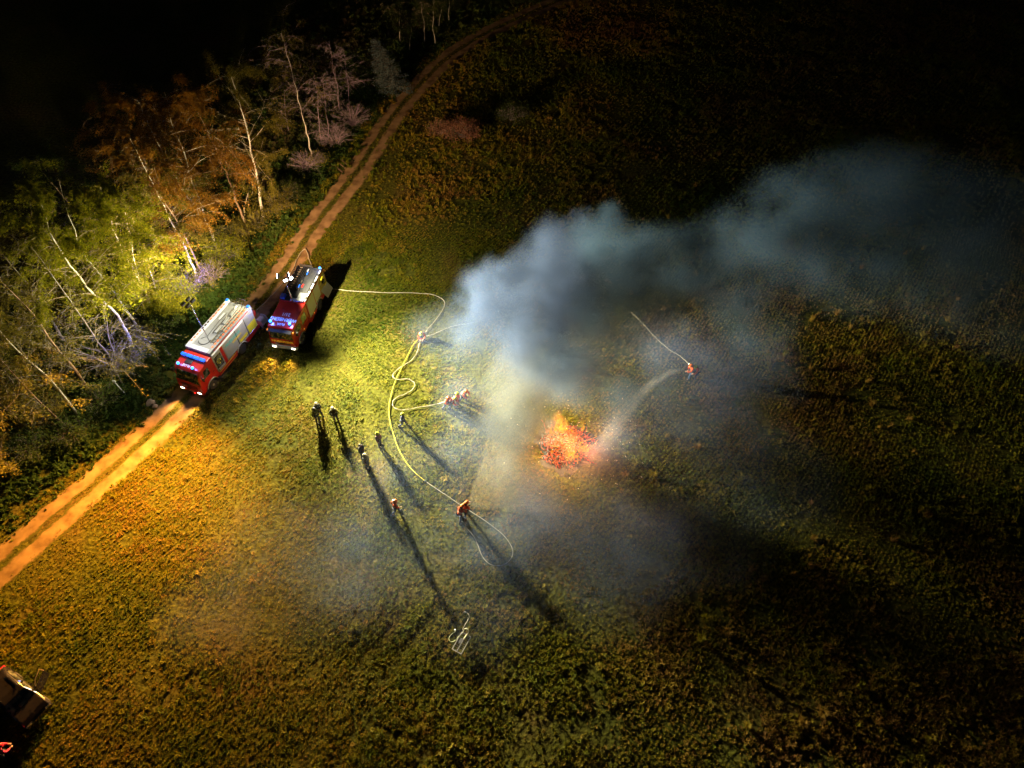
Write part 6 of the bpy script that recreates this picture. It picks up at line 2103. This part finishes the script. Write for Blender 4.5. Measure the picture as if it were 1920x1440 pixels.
fresh = [pf(1030, 800, 2.3, 1.8, 0.260), pf(985, 800, 2.9, 2.7, 0.330), pf(955, 845, 2.5, 2.5, 0.260), pf(980, 750, 4.3, 2.9, 0.330), pf(1000, 700, 5.7, 2.8, 0.224), pf(960, 770, 3.7, 2.8, 0.224), pf(990, 668, 6.7, 2.4, 0.174),
         pf(945, 900, 2.1, 2.5, 0.174), pf(1000, 890, 2.1, 2.2, 0.122), pf(950, 690, 5.2, 2.4, 0.157), pf(930, 730, 3.7, 2.0, 0.157), pf(925, 800, 2.7, 2.0, 0.138), pf(1040, 750, 3.3, 1.6, 0.088)]
volume_object('fresh_smoke', fresh, (-9, 22, 0.05), (12, 48, 11.0), 0.22, FRESH, warp=1.2, wscale=0.5, rough=0.7, rscale=0.7, label='dense tan smoke column rising straight off the burning heap')

# wide fan of spray: overlapping puffs widening from the nozzle
WATER = volume_mat('water_mist', (0.34, 0.32, 0.25), 1.0, 0.2)
JETWATER = volume_mat('water_jet_mist', (0.36, 0.38, 0.44), 1.0, 0.2)
FAN_DIR = Vector((0.80, 0.60, 0.0)).normalized()


def fan_field(ng, N, L, wpos):
    """flat cone opening from the nozzle: sharp sides, thinning with distance"""
    sd = Vector((-FAN_DIR.y, FAN_DIR.x, 0))
    v = N('ShaderNodeVectorMath', operation='SUBTRACT')
    L(wpos, v.inputs[0])
    v.inputs[1].default_value = NOZ1

    def dot(vec):
        q = N('ShaderNodeVectorMath', operation='DOT_PRODUCT')
        L(v.outputs[0], q.inputs[0])
        q.inputs[1].default_value = vec
        return q.outputs['Value']

    def mth(op, a_, b2=None, c_=None):
        q = N('ShaderNodeMath', operation=op)
        for i, x in enumerate((a_, b2, c_)):
            if x is None:
                continue
            if isinstance(x, (int, float)):
                q.inputs[i].default_value = x
            else:
                L(x, q.inputs[i])
        return q.outputs[0]

    def ramp(x, a_, b2, c_, d_):
        q = N('ShaderNodeMapRange', interpolation_type='SMOOTHSTEP')
        for i, z in zip((1, 2, 3, 4), (a_, b2, c_, d_)):
            q.inputs[i].default_value = z
        L(x, q.inputs[0])
        return q.outputs[0]

    q, s_, z = dot(FAN_DIR), dot(sd), dot((0, 0, 1))
    qq = mth('MAXIMUM', q, 0.02)
    wide = mth('DIVIDE', mth('ABSOLUTE', s_), mth('MULTIPLY_ADD', qq, 0.95, 0.06))
    high = mth('DIVIDE', mth('ABSOLUTE', mth('ADD', z, mth('MULTIPLY', mth('MULTIPLY', q, q), 0.020))), mth('MULTIPLY_ADD', qq, 0.13, 0.10))
    f = mth('MULTIPLY', ramp(wide, 0.78, 1.0, 1.0, 0.0), ramp(high, 0.3, 1.0, 1.0, 0.0))
    f = mth('MULTIPLY', f, mth('DIVIDE', 0.52, mth('MULTIPLY_ADD', qq, 0.55, 0.35)))
    return mth('MULTIPLY', f, mth('MULTIPLY', ramp(q, 0.0, 0.15, 0.0, 1.0), ramp(q, 2.5, 7.0, 1.0, 0.0)))


volume_object('water_fan', [], (NOZ1.x - 1.5, NOZ1.y - 3.0, 0.1), (NOZ1.x + 9.0, NOZ1.y + 8.5, 3.2), 0.11, WATER, warp=0.10, wscale=1.1, rough=0.22, rscale=1.3, label='wide pale fan of water mist sprayed toward the bonfire', cat='water', field=fan_field)
jet = []
JP = [(1283, 692, 1.25, .12), (1272, 694, 1.5, .17), (1259, 698, 1.75, .22), (1245, 705, 1.95, .28), (1231, 714, 2.1, .34), (1217, 725, 2.2, .40), (1203, 738, 2.2, .46), (1190, 753, 2.1, .52), (1177, 769, 1.9, .58), (1164, 786, 1.7, .64), (1152, 803, 1.4, .70), (1141, 820, 1.1, .75), (1131, 835, .8, .80), (1121, 848, .6, .85)]
jp = catmull([G(x, y, z) for x, y, z, r in JP], 6)
for k, p in enumerate(jp):
    r = 0.12 + 0.73 * k / (len(jp) - 1)
    jet.append((p.x, p.y, p.z, r * 1.2, 0.26 / (0.35 + r * 1.1), 1.0))
a, b_ = G(1131, 860), G(1290, 680)
volume_object('water_jet', jet, (a.x - 2, a.y - 2.5, 0.1), (b_.x + 1, b_.y + 1.5, 3.4), 0.12, JETWATER, warp=0.12, wscale=1.4, rough=0.35, rscale=1.4, label='narrow arc of water spray from the pair at right', cat='water', sharp=True)

# soft flames over the hottest parts of the heap
FLAME = bpy.data.materials.new('flame_glow')
FLAME.use_nodes = True
nt = FLAME.node_tree
nt.nodes.remove(nt.nodes['Principled BSDF'])
em = nd(nt, 'ShaderNodeEmission')
em.inputs[0].default_value = (1.0, 0.24, 0.02, 1)
at = nd(nt, 'ShaderNodeAttribute', attribute_name='density')
nt.links.new(at.outputs['Fac'], em.inputs[1])
nt.links.new(em.outputs[0], nt.nodes['Material Output'].inputs['Volume'])
fl = [(FIRE.x + x, FIRE.y + y, z, r, d, 0.6) for x, y, z, r, d in ((-0.5, 1.3, 1.1, 0.75, 1.3), (-0.3, 0.9, 1.5, 0.6, 0.7), (0.15, -1.2, 0.7, 0.7, 0.8), (1.3, -0.6, 0.7, 0.55, 0.7), (0.4, 0.2, 1.2, 0.8, 0.4), (-0.7, 1.6, 1.8, 0.6, 0.6), (-0.8, -0.3, 0.8, 0.6, 0.3), (1.9, -0.9, 0.8, 0.8, 0.12))]
volume_object('flames', fl, (FIRE.x - 3, FIRE.y - 3, 0.1), (FIRE.x + 3.4, FIRE.y + 3.4, 3.6), 0.09, FLAME, warp=0.42, wscale=1.3, rough=0.95, rscale=1.7, label='orange flames licking over the burning heap', cat='fire')
